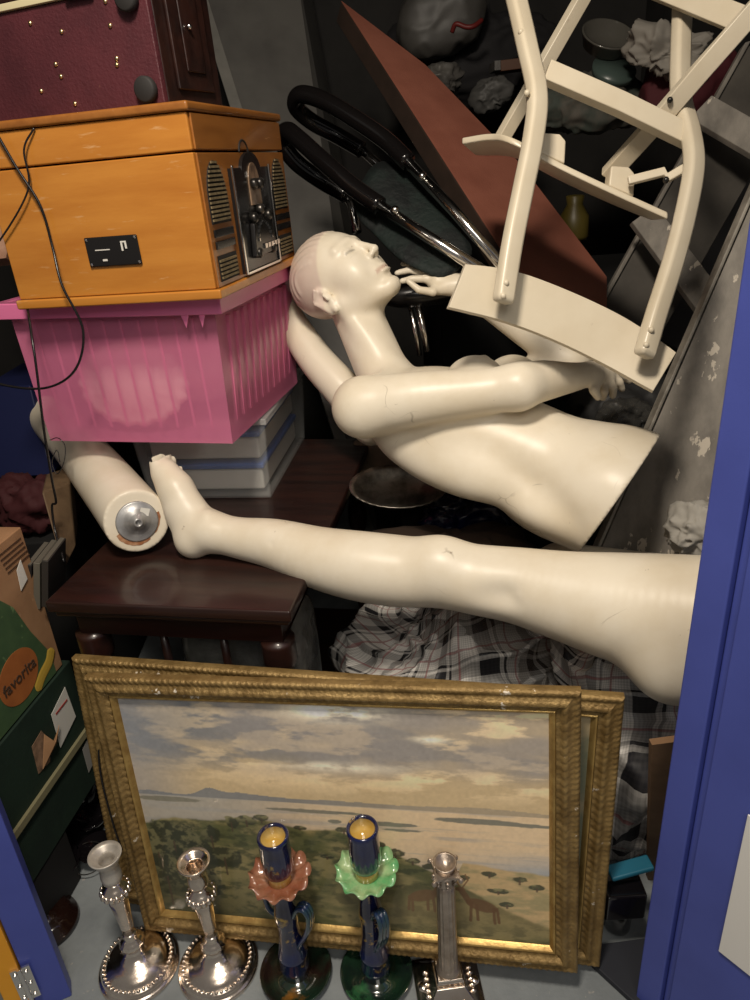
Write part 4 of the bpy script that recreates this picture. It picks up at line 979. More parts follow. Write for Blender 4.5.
obj('back_slat', b, m_chair, CH, bevel=.004)
lp = crom(cw((503,303,1.135),(512,245,1.135),(523,190,1.14),(533,140,1.145),(537,95,1.15),(527,45,1.16),(512,-20,1.17)), 8)
b = M(); b.bar(lp, .032, .024, wide); lpo = obj('back_post', b, m_chair, CH, bevel=.007)
rp = crom(cw((644,357,1.125),(656,315,1.13),(673,262,1.14),(686,212,1.15),(694,165,1.16),(690,130,1.18),(681,95,1.20),(681,40,1.23),(684,-20,1.26)), 8)
b = M(); b.bar(rp, .032, .024, wide); rpo = obj('back_post', b, m_chair, CH, bevel=.007)
for par, sp_ in ((lpo, ((503,296,1.122),(506,283,1.122),(527,93,1.137),(521,32,1.15))), (rpo, ((646,345,1.112),(651,330,1.112)))):
    for q in sp_:
        b = M(); b.ball(W(*q), .0050, 10, 8); obj('screw', b, m_chair, par, smooth=True)
b = M(); b.bar(cw((546,72,1.165),(620,104,1.175),(694,140,1.185)), .034, .020, up); obj('cross_rail', b, m_chair, CH, bevel=.002)
b = M(); b.bar(cw((500,142,1.42),(530,90,1.38),(590,-15,1.32)), .026, .020, wide); obj('leg', b, m_chair, CH, bevel=.002)
b = M(); b.bar(cw((608,176,1.30),(660,118,1.20),(700,72,1.14),(762,2,1.10)), .030, .022, rt*.8-up*.2); lg2 = obj('leg', b, m_chair, CH, bevel=.002)
b = M(); b.ball(W(670,100,1.165), .005, 8, 6); obj('bolt', b, m_gun, lg2, smooth=True)
b = M(); b.bar(cw((655,-14,1.24),(745,22,1.135)), .036, .020, up); obj('foot_rail', b, m_chair, CH, bevel=.002)
# seat: thin shaped board seen edge on, its shaded underside towards the viewer
e0 = crom(cw((462,141,1.30),(490,137,1.25),(512,141,1.21),(560,166,1.205),(615,192,1.20),(668,216,1.195)), 6)
away = (W(560,178,1.50)-W(560,166,1.205))
n_ = len(e0); vs = []
for i, p in enumerate(e0):
    k = math.sin(PI*min(1, max(0, i/(n_-1))))**.4 if 0 < i < n_-1 else .25
    for a in (p+up*.006, p-up*.006, p-up*.006+away*(.55+.45*k), p+up*.006+away*(.55+.45*k)): vs.append(a)
b = M(); b.add(vs, [(0,1,2,3), (4*n_-1,4*n_-2,4*n_-3,4*n_-4)]+[(4*i+j, 4*i+4+j, 4*i+4+(j+1) % 4, 4*i+(j+1) % 4) for i in range(n_-1) for j in range(4)])
obj('seat', b, m_chair, CH, bevel=.003)
for q in ((553,143,1.215),(622,176,1.21)):
    b = M(); c_ = W(*q); b.prism([c_+rt*x+up*y for x, y in ((-.022,-.016),(.020,-.034),(.022,.004),(.012,.016),(-.018,.018))], -fw*-.03); obj('seat_block', b, m_chair, CH, bevel=.003)
b = M(); b.bar(cw((628,181,1.19),(664,172,1.18),(668,178,1.178),(690,165,1.170)), .014, .010, up); ha = obj('hinge_arm', b, m_chair, CH, bevel=.002)
for q in ((666,180,1.170),(688,167,1.158)):
    b = M(); b.ball(W(*q), .0055, 8, 6); obj('bolt', b, m_gun, ha, smooth=True)

# ================================================================== folding stool with black looped handles
ST = thing('folding_walker', 'folded frame with two black padded loop handles and chrome tubes', 'frame', W(430,300,1.6))
def looped(P, r_): return crom(cw(*P), 10), r_
for k, (Pb, Pc1, Pc2) in enumerate([
    ([(408,162,1.60),(385,140,1.62),(350,116,1.64),(320,99,1.66),(300,95,1.68),(296,107,1.72),(312,122,1.76),(338,136,1.78),(362,150,1.78)], [(504,268,1.50),(455,212,1.55),(408,162,1.60)], [(362,150,1.78),(376,163,1.78),(400,185,1.76),(412,210,1.74)]),
    ([(380,206,1.56),(352,186,1.58),(322,160,1.60),(300,140,1.62),(287,131,1.65),(282,142,1.69),(296,162,1.72),(320,180,1.74),(346,195,1.74)], [(484,272,1.48),(430,238,1.52),(380,206,1.56)], [(346,195,1.74),(352,205,1.73),(357,232,1.72)])]):
    b = M(); b.tube(crom(cw(*Pb), 10), .0200, 16); obj('padded_loop', b, m_loop, ST, smooth=True, label='black foam padded loop')
    b = M(); b.tube(cw(*Pc1), .0125, 14); tb_ = obj('chrome_tube', b, m_chrome, ST, smooth=True)
    b = M(); b.tube(cw(*Pc2), .0115, 14); obj('chrome_tube', b, m_chrome, ST, smooth=True)
    a = Pc1[1]; q = ((422,176,1.562),(395,210,1.527))[k]
    b = M(); b.ball(W(q[0], q[1], q[2]+.005), .0095, 10, 8); obj('rivet', b, m_chrome, tb_, smooth=True)
b = M(); b.tube(cw((416,296,1.64),(428,352,1.66)), .008, 10); obj('chrome_leg', b, m_chrome, ST, smooth=True)
b = M(); b.tube(cw((409,300,1.65),(420,356,1.67)), .006, 10); obj('chrome_leg', b, m_chrome, ST, smooth=True)
m_green = mat('dark_green_canvas', (.006,.013,.011), .7, c2=(.002,.004,.004), scale=9, lo=.42, hi=.55, bump=.4, bscale=60)
P_ = [(352,200,1.64),(376,164,1.66),(405,170,1.66),(430,200,1.62),(466,238,1.56),(470,258,1.54),(444,277,1.53),(420,270,1.54),(398,258,1.56),(376,236,1.60),(360,220,1.62)]
cen = W(412,225,1.62)
b = M(); n_ = len(P_)*4; rim_ = crom([W(*p) for p in P_+[P_[0]]], 4)[:-1]
rings = [[cen+(p-cen)*k+fw*(-.020*math.sin(PI*.5*(1-k))) for p in rim_] for k in (1,.85,.6,.3,.05)]
b.add([v for r_ in rings for v in r_], [(i*len(rim_)+j, i*len(rim_)+(j+1) % len(rim_), (i+1)*len(rim_)+(j+1) % len(rim_), (i+1)*len(rim_)+j) for i in range(4) for j in range(len(rim_))]+[tuple(range(4*len(rim_), 5*len(rim_)))])
obj('canvas_sling', b, m_green, ST, smooth=True, solid=.006)
b = M(); b.ball(W(420,292,1.66), (.11,.06,.035), 24, 14); obj('seat_pad', b, m_black, ST, smooth=True)

# ================================================================== red-brown folding table top
A_, C_, B_ = W(341,2,2.15), W(540,312,1.64), W(613,265,1.85)
n0_ = (B_-A_).cross(C_-A_); v_ = ray(610,345); D_ = CAM+v_*((A_-CAM).dot(n0_)/v_.dot(n0_))
RB_ = thing('card_table_top', 'red-brown covered board with a thick dark edge leaning behind the chair', 'board', A_)
nn = (B_-A_).cross(C_-A_).normalized(); nn = nn if nn.dot(fw) < 0 else -nn
sidev = -nn*.055
def onb(x, y): v = ray(x, y); return CAM+v*((A_-CAM).dot(nn)/v.dot(nn))
PG = [A_, onb(425,66), onb(520,165), onb(606,278), onb(606,345), C_]
b = M(); b.prism([q+nn*.001 for q in PG], nn*.003); obj('top_covering', b, mat('oxide_red_leathercloth', (.32,.115,.075), .55, c2=(.25,.085,.055), scale=5, bump=.15, bscale=200), RB_, bevel=.001)
b = M(); b.prism(PG, sidev); obj('carcass', b, mat('brown_edge', (.045,.026,.018), .7, c2=(.03,.018,.012), scale=9), RB_, bevel=.003)

# ================================================================== weathered grey shelving and planks
m_grey = mat('weathered_grey_paint', (.27,.245,.21), .6, c2=(.16,.145,.125), scale=6, stretch=(3,3,1), detail=6, c3=(.58,.52,.43), s3=9, lo3=.615, hi3=.63, bump=.1)
m_greyd = mat('dark_weathered_wood', (.085,.075,.062), .7, c2=(.05,.044,.037), scale=7, detail=6)
def plank(b, P, Q, wv, tv):  # P,Q end points, width vector, thickness vector
    b.hexa([P, P+wv, P+wv+tv, P+tv], [Q, Q+wv, Q+wv+tv, Q+tv]); return b
GP = thing('weathered_plank', 'wide chipped grey plank slanting beside the blue door', 'plank', W(610,560,1.52))
a0, a1 = W(596,560,1.50), W(768,165,1.40); wv = W(672,592,1.45)-a0
b = plank(M(), a0, a1, wv, fw*.022); obj('board', b, m_grey, GP, bevel=.002)
b = plank(M(), a0-fw*.010-rt*.012, a1-fw*.010-rt*.012, rt*.009+up*.004, fw*.036); obj('edge_moulding', b, mat('rubbed_pale_edge', (.38,.35,.30), .6, c2=(.20,.18,.15), scale=20), GP, bevel=.002)
GS = thing('grey_bookcase', 'old grey bookcase lying tilted behind the plank and chair', 'bookcase', W(640,330,1.9))
a0, a1 = W(580,345,1.85), W(748,45,1.80); b = plank(M(), a0, a1, W(640,372,1.82)-a0, fw*.02); obj('side_board', b, m_greyd, GS, bevel=.002)
b = plank(M(), a0-fw*.012-rt*.012, a1-fw*.012-rt*.012, rt*.014+up*.004, fw*.03); obj('front_edge', b, m_grey, GS, bevel=.002)
s0, s1 = W(632,222,1.72), W(712,330,1.60); b = plank(M(), s0, s1, (W(656,205,1.70)-s0), fw*.02+rt*0); obj('shelf', b, m_grey, GS, bevel=.002)
s0, s1 = W(690,118,1.72), W(775,168,1.62); b = plank(M(), s0, s1, (W(712,95,1.70)-s0), fw*.02); obj('shelf', b, m_grey, GS, bevel=.002)
a0, a1 = W(640,330,1.98), W(790,90,1.95); b = plank(M(), a0, a1, W(735,378,1.95)-a0, fw*.02); obj('back_board', b, mat('dusty_back_board', (.06,.056,.055), .8), GS, bevel=.002)
# ================================================================== plaid laundry bag
def plaid():
    m, nt, bs = nodes('woven_plaid'); N = nt.nodes; L = nt.links
    uv = N.new('ShaderNodeAttribute'); uv.attribute_name = 'puv'; sp = N.new('ShaderNodeSeparateXYZ'); L.new(uv.outputs['Vector'], sp.inputs[0])
    def mth(op, a, b=None, c=None):
        x = N.new('ShaderNodeMath'); x.operation = op
        for i, v in enumerate((a, b, c)):
            if v is None: continue
            if isinstance(v, (int, float)): x.inputs[i].default_value = v
            else: L.new(v, x.inputs[i])
        return x.outputs[0]
    def stripe(ch, per, a, b, off=0):
        f = mth('FRACT', mth('ADD', mth('DIVIDE', sp.outputs[ch], per), off)); return mth('MULTIPLY', mth('GREATER_THAN', f, a), mth('LESS_THAN', f, b))
    base = None
    bx = mth('MAXIMUM', stripe('X', .085, .05, .32), stripe('X', .085, .40, .46)); by = mth('MAXIMUM', stripe('Y', .085, .05, .32), stripe('Y', .085, .40, .46))
    bk = mth('MULTIPLY', mth('ADD', bx, by), .5)
    rd = mth('MAXIMUM', stripe('X', .085, .66, .71), stripe('Y', .085, .66, .71))
    # weave
    wv = mth('ADD', mth('MULTIPLY', stripe('X', .0045, 0, .5), .5), mth('MULTIPLY', stripe('Y', .0045, 0, .5), .5))
    c = mixc(N, L, bk, (.80,.77,.72), (.012,.012,.016)); c = mixc(N, L, mth('MULTIPLY', rd, .6), c, (.35,.05,.06)); c = mixc(N, L, mth('MULTIPLY', wv, .35), c, (.05,.045,.045))
    L.new(c, bs.inputs['Base Color']); bs.inputs['Roughness'].default_value = .55; return m
m_plaid = plaid()
def lumpbag(name, label, c, r, rot=0, amp=.05, fs=5.0, seed=0, nu=160, nv=110, mm=None, cat='bag', group=None, exp=.75, crease=1):
    R = Matrix.Rotation(rot, 3, 'Z'); c = Vector(c); b = M(); uvs = []
    se = lambda t, p: math.copysign(abs(t)**p, t)
    for j in range(nv+1):
        for i in range(nu):
            a = 2*PI*i/nu; e = PI*(j/nv-.5)
            p = Vector((r[0]*se(math.cos(a),exp)*se(math.cos(e),exp), r[1]*se(math.sin(a),exp)*se(math.cos(e),exp), r[2]*se(math.sin(e),exp)))
            q = p*fs+Vector((seed*3.1, seed, 0)); n1 = noise.noise(q); n2 = 1-abs(noise.noise(q*2.1+Vector((5,1,2))))*2; n3 = 1-abs(noise.noise(q*4.5))*2
            dr = p.normalized() if p.length > 1e-6 else Vector((0,0,1))
            p2 = p+dr*(amp*(n1*1.2+crease*(.45*n2*n2+.16*n3)))
            uvs.append((a*r[0]*1.0+n1*.02, (e*r[2]*1.25+r[1]*math.sin(a)*math.sin(e)), 0)); v = c+R @ p2; v.z = max(v.z, .002); b.v.append(v)
    b.f = [(j*nu+i, j*nu+(i+1) % nu, (j+1)*nu+(i+1) % nu, (j+1)*nu+i) for j in range(nv) for i in range(nu)]
    o = obj(name, b, mm or m_plaid, smooth=True); at = o.data.attributes.new('puv', 'FLOAT_VECTOR', 'POINT')
    if len(o.data.vertices) == len(uvs): at.data.foreach_set('vector', np.array(uvs, np.float32).ravel())
    else: print('uv mismatch', name)
    return tag(o, label, cat, group)
lumpbag('laundry_bag', 'black, white and red plaid woven bag slumped behind the gilt frames', (.165,1.245,.235), (.235,.150,.235), .1, .055, 7, 1)
lumpbag('laundry_bag', 'plaid woven bag at the right, squeezed between the frames and the blue door', (.46,1.10,.26), (.13,.14,.26), -.15, .06, 7, 4)
m_net = mat('brown_net', (.07,.045,.03), .7, alpha=.38)
lumpbag('net_curtain', 'brown sheer netting draped over the plaid bag under the long leg', (.27,1.23,.37), (.17,.10,.135), .2, .05, 9, 7, 110, 70, m_net, 'netting')

# ================================================================== boxes at the left
def qbox(P, ex, ey, ez): return frame(P, ex, ey, ez)
# green fruit box with printed oval, standing on a darker green crate
gA = PZ(-60,742,.52); gB = PZ(57,655,.52)   # lower edge of the upper box
ex = (W(58,652,1.18)-W(2,735,1.0)); ex.z = 0; Lx = ex.length; ex.normalize()
ezf = Vector((0,0,1)); eyb = Vector((-ex.y, ex.x, 0))
def BX(px, py, d): return W(px, py, d)
UB = W(2,738,1.25); L1 = .27
eA = W(60,655,1.42)-UB; hz_ = eA.copy(); hz_.z = 0; tilt = eA.z
XU = frame(UB-hz_.normalized()*.17, hz_.normalized(), Vector((-hz_.y, hz_.x, 0)).normalized(), (0,0,1)) @ Matrix.Scale(1.22, 4)
Lu = (hz_.length+.17)/1.22
print('upper box', UB, hz_.length, eA.z, pr(XU @ Vector((Lu,0,.2))), pr(XU @ Vector((.14,0,.2))))
m_card = mat('corrugated_card', (.36,.20,.10), .8, c2=(.29,.155,.075), scale=12, c3=(.45,.28,.16), s3=40)
m_cgreen = mat('printed_green', (.060,.115,.045), .7, c2=(.042,.085,.036), scale=18, c3=(.16,.24,.10), s3=35)
m_cor = mat('printed_orange', (.40,.13,.03), .7, c2=(.32,.10,.025), scale=20)
m_cdark = mat('dark_green_card', (.012,.030,.018), .75, c2=(.008,.020,.013), scale=10, bump=.1)
m_ink = mat('dark_print', (.06,.03,.015), .8)
m_yelp = mat('printed_yellow', (.55,.36,.05), .7)
ub = thing('fruit_box', 'brown and green printed cardboard fruit box lettered favorita, at the left edge', 'box', XU)
Hu = .252
b = M(); b.bb((0,0,0), (Lu,.30,Hu)); cb_ = obj('carton', b, m_card, ub, local=True, bevel=.002)
fy = -.0008
b = M(); b.prism([(0,fy,.002),(Lu*.93,fy,.002),(Lu*.93,fy,.04),(Lu*.84,fy,.10),(Lu*.78,fy,.155),(Lu*.66,fy,.20),(Lu*.50,fy,.215),(0,fy,.20)], (0,-.0006,0)); gp = obj('green_print', b, m_cgreen, cb_, local=True)
ox, oz = .205, .056
b = M(); b.prism([(ox+.046*math.cos(2*PI*i/32),fy-.0008,oz+.040*math.sin(2*PI*i/32)) for i in range(32)], (0,-.0005,0)); ov = obj('orange_oval', b, m_cor, gp, local=True)
tm = text_mesh('favorita', .026); xf(tm, Matrix.Translation((ox,fy-.0021,oz)) @ Matrix.Rotation(PI/2, 4, 'X')); obj('lettering', tm, m_ink, ov, local=True, label='favorita lettering')
for q in ((.258,.020),(.06,.015)):
    b = M(); b.tube(crom([(q[0]-.028,fy-.001,q[1]-.012),(q[0]-.008,fy-.001,q[1]+.001),(q[0]+.016,fy-.001,q[1]+.010),(q[0]+.030,fy-.001,q[1]+.026)], 5), [.003]+[.0105]*14+[.003], 8); 
    b.v = [Vector((v.x, fy-.0010+(v.y-fy)*.08, v.z)) for v in b.v]; obj('banana_print', b, m_yelp, gp, local=True)
b = M(); b.prism([(.262,fy-.001,.168),(.282,fy-.001,.176),(.280,fy-.001,.210),(.266,fy-.001,.200)], (0,-.0006,0)); obj('torn_label', b, m_white, cb_, local=True)
b = M(); b.prism([(.135,fy-.002,.10),(.155,fy-.002,.115),(.172,fy-.002,.168),(.158,fy-.002,.160)], (0,-.001,0)); obj('hand_hole_paper', b, m_white, cb_, local=True)
b = M(); b.prism([(.150,fy-.003,.140),(.172,fy-.003,.160),(.174,fy-.003,.171),(.154,fy-.003,.155)], (0,-.001,0)); obj('blue_scrap', b, mat('blue_scrap', (.03,.08,.30), .6), cb_, local=True)
for k in range(5):
    b = M(); b.box((.268+.002*k,fy-.0004,.238-.008*k), (.055,.0006,.0016)); obj('print_line', b, m_ink, cb_, local=True)
# lower dark green carton, standing on a dark case
XL = XU @ Matrix.Translation((-.02,-.004,-.245)); lb = thing('green_carton', 'dark green carton with torn hand hole under the printed fruit box', 'box', XL)
b = M(); b.bb((0,0,0), (Lu+.035,.31,.243)); c2 = obj('carton', b, m_cdark, lb, local=True, bevel=.002)
b = M(); b.bb((-.004,-.006,.10), (Lu+.040,.0-.0005,.112)); obj('lid_edge', b, mat('card_edge', (.22,.20,.11), .8), c2, local=True)
b = M(); b.prism([(.255,-.0016,.135),(.310,-.0016,.150),(.306,-.0016,.215),(.258,-.0016,.200)], (0,-.0006,0)); l1 = obj('white_label', b, m_white, c2, local=True)
b = M(); b.box((.284,-.0028,.193), (.034,.0006,.003)); obj('label_print', b, mat('red_ink', (.35,.05,.04), .7), l1, local=True)
b = M(); b.prism([(.300,-.0016,.035),(.345,-.0016,.045),(.342,-.0016,.095),(.302,-.0016,.085)], (0,-.0006,0)); obj('grey_label', b, mat('grey_label', (.30,.29,.27), .7), c2, local=True)
b = M(); b.prism([(.195,-.001,.140),(.225,-.001,.135),(.240,-.001,.165),(.228,-.001,.195),(.200,-.001,.190)], (0,-.0006,0)); obj('torn_hole', b, mat('torn_card', (.33,.20,.12), .9, c2=(.12,.07,.04), scale=40), c2, local=True)
b = M(); b.prism([(.205,-.002,.140),(.250,-.002,.150),(.262,-.006,.176),(.236,-.012,.165),(.228,-.004,.188)], (0,-.001,0)); obj('torn_flap', b, m_card, c2, local=True)
zb = XL.translation.z
XC = XU @ Matrix.Translation((-.01,-.002,-XU.translation.z/1.22+.0005)); b = M(); b.bb((0,0,0), (Lu-.10,.28,zb/1.22-.003)); xf(b, XC)
tag(obj('travel_case', b, m_matt, bevel=.004), 'dark trunk on the floor carrying the green carton', 'trunk')
# black case above the fruit box
XV = XU @ Matrix.Translation((-.05,.004,Hu+.002)); b = M(); b.bb((0,0,0), (Lu-.018,.28,.26)); cs_ = xf(b, XV)
bcx = tag(obj('black_case', b, m_dark, bevel=.006), 'black case standing on the printed fruit box at the left edge', 'case')
# dark blue box
b = M(); p0 = W(-20,480,1.78); b.hexa([p0, W(52,475,1.72), W(52,475,1.72)+Vector((0,.25,0)), p0+Vector((0,.25,0))], [W(-20,388,1.78), W(30,385,1.76), W(30,385,1.76)+Vector((0,.25,0)), W(-20,388,1.78)+Vector((0,.25,0))])
tag(obj('blue_box', b, mat('dark_blue_card', (.006,.010,.055), .6), bevel=.004), 'dark blue box behind the mannequin limb at the left', 'box')
# dark red cloth
lumpbag('red_cloth', 'dark red cloth crammed below the dark blue box at the left', W(30,500,1.62), (.07,.06,.055), 0, .03, 14, 3, 60, 40, mat('dark_red_cloth', (.045,.006,.008), .8), 'cloth')
# old tan wooden box beside the table
b = M(); o_ = W(64,552,1.40); a_ = W(42,488,1.46); w_ = (W(72,475,1.50)-a_); dn = (o_-a_)
b.prism([W(41,492,1.44), W(70,482,1.50), W(76,548,1.47), W(64,572,1.40)], Vector((-.03,.10,0)))
tag(obj('wooden_case', b, mat('worn_tan_wood', (.15,.095,.050), .7, c2=(.08,.048,.024), scale=16, detail=6), bevel=.006), 'small worn tan wooden case with a strap between the boxes and the table', 'case')
# small books beside
for i, (c_, lab) in enumerate((((.03,.026,.022), 'dark spined book wedged at the left of the table, nearest the tan case'), ((.12,.11,.085), 'pale paged book wedged at the left, between its two dark neighbours'), ((.014,.013,.013), 'black book wedged at the left, nearest the fruit box'))):
    x = 54-i*8; y = 572+i*2; b = M(); p = W(x, y, 1.36+.01*i); Rb = Matrix.Rotation(.25, 3, 'Y'); b.box((0,0,0), (.012,.09,.10), Rb); b.v = [v+p for v in b.v]
    bk_ = thing('book', lab, 'book', p, 'books wedged left of the table'); obj('cover', b, mat('book_cover', c_, .6), bk_, bevel=.001)
    b = M(); b.box((0,0,0), (.008,.086,.102), Rb); b.v = [v+p for v in b.v]; obj('pages', b, mat('dim_pages', (.10,.09,.07), .8), bk_)
# peach coloured bit of wood behind the music centre's left edge
b = M(); b.prism([W(-30,262,1.45), W(6,258,1.45), W(12,226,1.45), W(-30,215,1.45)], fw*.04); tag(obj('wood_offcut', b, mat('pale_pink_wood', (.42,.24,.16), .6, c2=(.30,.15,.09), scale=18)), 'pale pinkish wood offcut at the left edge beside the music centre', 'wood')

# ================================================================== things on the floor at the left
m_blackglass = mat('black_glazed', (.006,.005,.006), .08, coat=.8)
m_brownwood = mat('dark_turned_wood', (.016,.007,.005), .15, coat=.5)
b = M(); b.lathe([(.055,0),(.060,.006),(.058,.014),(.050,.018),(.048,.026),(.040,.030),(.030,.034),(.016,.040),(.012,.055),(0,.056)], 48, PZ(48,925,0)); tag(obj('turned_base', b, m_brownwood, smooth=True), 'dark round turned wooden base on the floor beside the blue jamb', 'base')
b = M(); b.lathe([(.05,0),(.058,.01),(.052,.05),(.030,.075),(.020,.085),(.026,.10),(.022,.105),(0,.10)], 40, PZ(75,800,.026)); tag(obj('black_jar', b, m_blackglass, smooth=True), 'squat shiny black jar on the floor left of the gilt frames', 'jar')
for i, (x, y, r_, lab) in enumerate(((98,852,.040,'black saucer on the floor by the left silver candlestick'), (60,868,.045,'black plate lying between the turned base and the squat jar'), (92,822,.035,'small black bowl on the floor in front of the squat jar'))):
    b = M(); b.lathe([(r_*.5,0),(r_*.9,.008),(r_,.018),(r_*.93,.018),(r_*.6,.008),(0,.006)], 36, PZ(x,y,.026)); tag(obj(['saucer','plate','bowl'][i], b, m_blackglass, smooth=True), lab, 'dish')
b = M(); c_ = PZ(88,858,.03); b.tube([c_+Vector((.036*math.cos(2*PI*i/40), .030*math.sin(2*PI*i/40), .012*math.sin(2*PI*i/40))) for i in range(40)], .0012, 6, closed=True); tag(obj('wire_hoop', b, m_gun, smooth=True), 'thin wire hoop standing on the black saucer at lower left', 'wire')
cable('flex', 'thin black flex hanging behind the left gilt frame', [W(98,720,1.27), W(100,770,1.28), W(112,820,1.30), W(122,850,1.31)], .0018)
b = M(); b.lathe([(.045,0),(.05,.05),(.042,.12),(.02,.15),(0,.15)], 40, PZ(66,745,0)+Vector((0,.02,0))); tag(obj('dark_vase', b, m_blackglass, smooth=True), 'tall dark glossy vase behind the squat black jar at lower left', 'vase')

# ================================================================== things on the floor at the right
m_dglass = mat('smoked_glass', (.03,.03,.03), .05, alpha=.65, coat=1)
gP = PZ(620,935,0)+Vector((0,.02,0)); gj = thing('glass_jar', 'smoked glass tumbler with a metal spring inside, right of the frames', 'jar', gP)
b = M(); b.lathe([(.022,0),(.024,.003),(.026,.08),(.0275,.105),(.0262,.105),(.0235,.006),(0,.004)], 32); obj('tumbler', b, m_dglass, gj, local=True, smooth=True)
b = M(); b.tube([(.003+.0035*math.cos(i*.9), .0035*math.sin(i*.9), .012+i*.0006) for i in range(120)], .0012, 6); obj('spring', b, m_chrome, gj, local=True, smooth=True)
b = M(); p = W(630,868,1.24); b.box((0,0,0), (.075,.028,.010), Matrix.Rotation(-.15, 3, 'Y') @ Matrix.Rotation(.1, 3, 'Z')); b.v = [v+p for v in b.v]; tag(obj('turquoise_box', b, mat('turquoise_plastic', (.02,.14,.22), .35), bevel=.003), 'small turquoise plastic box behind the glass tumbler', 'box')
b = M(); p = W(622,892,1.25); b.box((0,0,-.01), (.07,.05,.06)); b.v = [v+p for v in b.v]; tag(obj('black_tin', b, m_blackglass, bevel=.005), 'glossy black tin under the turquoise box', 'tin')
b = M(); b.hexa([PZ(643,1015,.001), PZ(592,968,.001), PZ(585,950,.001), PZ(660,940,.001)], [PZ(643,1015,.001)+Vector((0,0,.012)), PZ(592,968,.001)+Vector((0,0,.012)), PZ(585,950,.001)+Vector((0,0,.012)), PZ(660,940,.001)+Vector((0,0,.012))]); tag(obj('shadow_sheet', b, mat('shadow_dark', (.02,.022,.03), .6), bevel=.002), 'dark flat sheet laid as the shadow on the floor at the foot of the blue door', 'shadow_sheet')  # thin dark sheet standing in for the door frame's shadow on the floor
b = M(); b.prism([PZ(648,880,.0), W(652,745,1.03), W(690,740,1.0), PZ(690,885,.0)], Vector((0,.012,0))); tag(obj('brown_board', b, mat('brown_hardboard', (.23,.13,.065), .7, c2=(.17,.095,.045), scale=12)), 'brown hardboard strip standing just behind the blue door', 'board')

# ================================================================== clutter under and behind the torso
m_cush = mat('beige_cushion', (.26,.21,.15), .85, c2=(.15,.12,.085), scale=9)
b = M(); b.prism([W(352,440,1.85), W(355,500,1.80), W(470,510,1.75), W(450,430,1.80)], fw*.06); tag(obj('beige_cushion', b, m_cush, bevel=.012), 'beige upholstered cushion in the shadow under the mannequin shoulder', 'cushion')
m_tray = mat('dull_pewter', (.30,.27,.23), .35, metal=.8, c2=(.12,.11,.09), scale=30)
def oval(c, ax_, rx, ry, name, label, mm):
    X = frame(c, rt, Vector(ax_).cross(rt).normalized(), Vector(ax_).normalized()); b = M()
    b.lathe([(0,.004),(.68,.004),(.74,.012),(.90,.016),(1,.022),(1,.018),(.88,.010),(.72,.004),(.62,0),(0,0)], 64, rip=lambda q, r, z, w: Vector((q.x*rx, q.y*ry, q.z+.0012*math.sin(30*w)*(r > .85)))); xf(b, X); tag(obj(name, b, mm, smooth=True), label, 'tray')
oval(W(398,492,1.57), (0,-.45,.9), .105, .060, 'oval_tray', 'dull oval metal tray under the mannequin torso', m_tray)
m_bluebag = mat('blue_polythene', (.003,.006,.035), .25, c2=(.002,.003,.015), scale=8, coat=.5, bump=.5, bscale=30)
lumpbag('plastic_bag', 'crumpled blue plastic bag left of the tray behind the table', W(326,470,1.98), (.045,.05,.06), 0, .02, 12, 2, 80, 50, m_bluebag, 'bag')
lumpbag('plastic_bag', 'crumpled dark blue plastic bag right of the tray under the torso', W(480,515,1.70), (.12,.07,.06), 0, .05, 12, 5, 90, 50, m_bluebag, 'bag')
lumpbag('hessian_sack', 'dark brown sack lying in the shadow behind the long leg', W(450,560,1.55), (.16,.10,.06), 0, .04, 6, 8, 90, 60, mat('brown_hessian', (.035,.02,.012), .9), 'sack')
# big dark trunk that carries the pile
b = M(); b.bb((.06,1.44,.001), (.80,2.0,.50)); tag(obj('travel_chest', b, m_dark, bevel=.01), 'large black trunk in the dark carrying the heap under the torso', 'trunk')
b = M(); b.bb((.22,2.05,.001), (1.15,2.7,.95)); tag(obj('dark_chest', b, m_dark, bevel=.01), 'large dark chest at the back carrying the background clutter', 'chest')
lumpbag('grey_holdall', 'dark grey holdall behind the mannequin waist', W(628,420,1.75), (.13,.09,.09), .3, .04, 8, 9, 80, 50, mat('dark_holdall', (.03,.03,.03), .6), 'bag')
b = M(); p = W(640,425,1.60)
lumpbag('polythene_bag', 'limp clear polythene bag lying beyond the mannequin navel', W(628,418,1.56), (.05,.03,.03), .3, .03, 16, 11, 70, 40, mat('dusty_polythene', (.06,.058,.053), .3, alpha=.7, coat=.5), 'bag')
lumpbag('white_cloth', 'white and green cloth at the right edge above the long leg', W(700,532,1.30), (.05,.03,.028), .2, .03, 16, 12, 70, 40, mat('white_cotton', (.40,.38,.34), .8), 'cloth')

# ================================================================== dim clutter along the top
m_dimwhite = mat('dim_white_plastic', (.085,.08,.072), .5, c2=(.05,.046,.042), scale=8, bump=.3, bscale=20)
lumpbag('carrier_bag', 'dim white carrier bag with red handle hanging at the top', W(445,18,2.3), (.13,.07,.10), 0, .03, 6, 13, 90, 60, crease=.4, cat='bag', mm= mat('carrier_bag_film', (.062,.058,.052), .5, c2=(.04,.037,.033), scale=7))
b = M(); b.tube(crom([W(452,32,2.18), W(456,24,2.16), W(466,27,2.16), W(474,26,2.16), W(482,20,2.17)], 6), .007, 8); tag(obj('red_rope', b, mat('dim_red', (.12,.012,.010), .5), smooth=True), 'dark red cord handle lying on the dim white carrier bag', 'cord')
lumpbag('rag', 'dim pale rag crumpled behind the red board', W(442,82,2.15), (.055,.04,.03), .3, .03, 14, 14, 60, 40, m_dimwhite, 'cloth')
lumpbag('rag', 'small pale rag left of the upper chair leg', W(492,95,2.15), (.045,.04,.035), .3, .03, 14, 15, 60, 40, mat('dim_rag', (.06,.058,.054), .6), 'cloth')
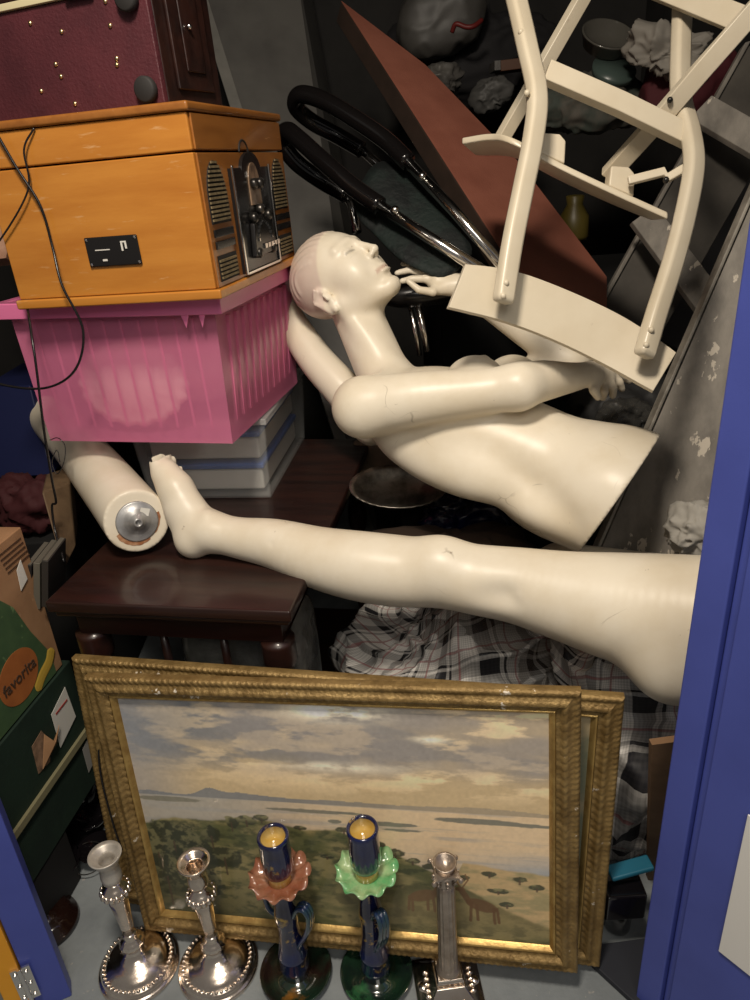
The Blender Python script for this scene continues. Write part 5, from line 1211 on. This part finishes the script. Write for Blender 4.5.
b = M(); p = W(512,66,2.15); b.box((0,0,0), (.085,.10,.028), Matrix.Rotation(-.05, 3, 'Y')); b.v = [v+p for v in b.v]; bk_ = thing('book', 'small book with a dull orange spine in the dim top clutter', 'book', p); obj('cover', b, mat('dim_orange', (.07,.028,.012), .6), bk_, bevel=.002)
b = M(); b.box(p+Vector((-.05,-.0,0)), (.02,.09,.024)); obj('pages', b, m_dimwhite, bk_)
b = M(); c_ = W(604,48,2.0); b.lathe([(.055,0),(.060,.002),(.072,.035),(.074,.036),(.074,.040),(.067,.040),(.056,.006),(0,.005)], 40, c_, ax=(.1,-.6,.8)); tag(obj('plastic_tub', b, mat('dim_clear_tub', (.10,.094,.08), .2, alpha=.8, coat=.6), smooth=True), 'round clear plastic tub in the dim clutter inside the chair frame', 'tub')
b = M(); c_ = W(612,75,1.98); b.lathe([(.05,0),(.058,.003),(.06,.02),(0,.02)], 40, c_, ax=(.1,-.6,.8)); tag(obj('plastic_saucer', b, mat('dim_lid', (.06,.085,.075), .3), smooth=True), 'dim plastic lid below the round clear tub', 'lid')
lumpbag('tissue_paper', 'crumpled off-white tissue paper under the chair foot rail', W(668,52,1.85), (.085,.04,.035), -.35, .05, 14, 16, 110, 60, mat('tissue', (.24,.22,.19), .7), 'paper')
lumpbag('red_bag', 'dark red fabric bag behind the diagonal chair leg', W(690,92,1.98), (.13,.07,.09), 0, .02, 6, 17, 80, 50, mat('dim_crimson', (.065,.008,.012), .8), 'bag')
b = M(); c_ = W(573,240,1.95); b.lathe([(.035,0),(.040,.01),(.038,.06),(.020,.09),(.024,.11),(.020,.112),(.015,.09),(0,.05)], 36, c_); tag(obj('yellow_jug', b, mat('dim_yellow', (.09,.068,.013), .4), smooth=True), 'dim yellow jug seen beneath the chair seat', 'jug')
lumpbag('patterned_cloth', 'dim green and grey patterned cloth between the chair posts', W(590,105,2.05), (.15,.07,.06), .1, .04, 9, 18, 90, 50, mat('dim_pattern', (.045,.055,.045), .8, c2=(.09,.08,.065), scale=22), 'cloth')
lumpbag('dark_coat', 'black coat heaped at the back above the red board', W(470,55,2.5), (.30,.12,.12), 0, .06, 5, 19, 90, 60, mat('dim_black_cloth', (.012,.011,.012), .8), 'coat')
b = M(); b.prism([W(408,-10,2.6), W(425,45,2.6), W(410,52,2.6), W(480,10,2.6), W(480,-20,2.6)], fw*.01)
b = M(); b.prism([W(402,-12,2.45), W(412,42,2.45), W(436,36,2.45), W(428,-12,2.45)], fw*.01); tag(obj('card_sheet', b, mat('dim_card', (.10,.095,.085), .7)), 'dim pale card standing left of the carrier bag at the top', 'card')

# supports in the dark at the left
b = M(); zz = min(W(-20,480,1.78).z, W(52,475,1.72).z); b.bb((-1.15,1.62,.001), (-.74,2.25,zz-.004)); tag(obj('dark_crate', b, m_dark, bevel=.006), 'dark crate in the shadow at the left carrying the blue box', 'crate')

m_blackcloth = mat('black_sheeting', (.010,.009,.010), .35, c2=(.004,.004,.004), scale=14, coat=.3)
lumpbag('black_sheeting', 'crumpled black sheeting on the floor left of the gilt frames', PZ(84,800,0)+Vector((-.02,.03,.0)), (.105,.19,.018), -.12, .02, 12, 21, 120, 60, m_blackcloth, 'sheet')

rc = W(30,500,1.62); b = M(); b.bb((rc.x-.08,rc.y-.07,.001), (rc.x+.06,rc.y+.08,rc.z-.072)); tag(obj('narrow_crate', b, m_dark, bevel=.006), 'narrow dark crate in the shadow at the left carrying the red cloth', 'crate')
# ================================================================== light
def area(n, loc, tgt, size, e, c):
    l = bpy.data.lights.new(n, 'AREA'); l.size = size; l.energy = e; l.color = c; o = bpy.data.objects.new(n, l); col.objects.link(o)
    o.location = loc; o.rotation_euler = (Vector(tgt)-Vector(loc)).to_track_quat('-Z', 'Y').to_euler(); return o
area('ceiling_lamp', (-.15,.25,2.35), (0,1.2,.7), .25, 29, (1,.89,.75))
area('corridor_lamp', (.2,-1.2,2.6), (0,1,.6), 1.0, 16, (1,.93,.83))
wd = bpy.data.worlds.new('world'); sc.world = wd; wd.use_nodes = True
wd.node_tree.nodes['Background'].inputs[0].default_value = (.9,.85,.8,1); wd.node_tree.nodes['Background'].inputs[1].default_value = .16
sc.view_settings.view_transform = 'Standard'; sc.view_settings.exposure = 0
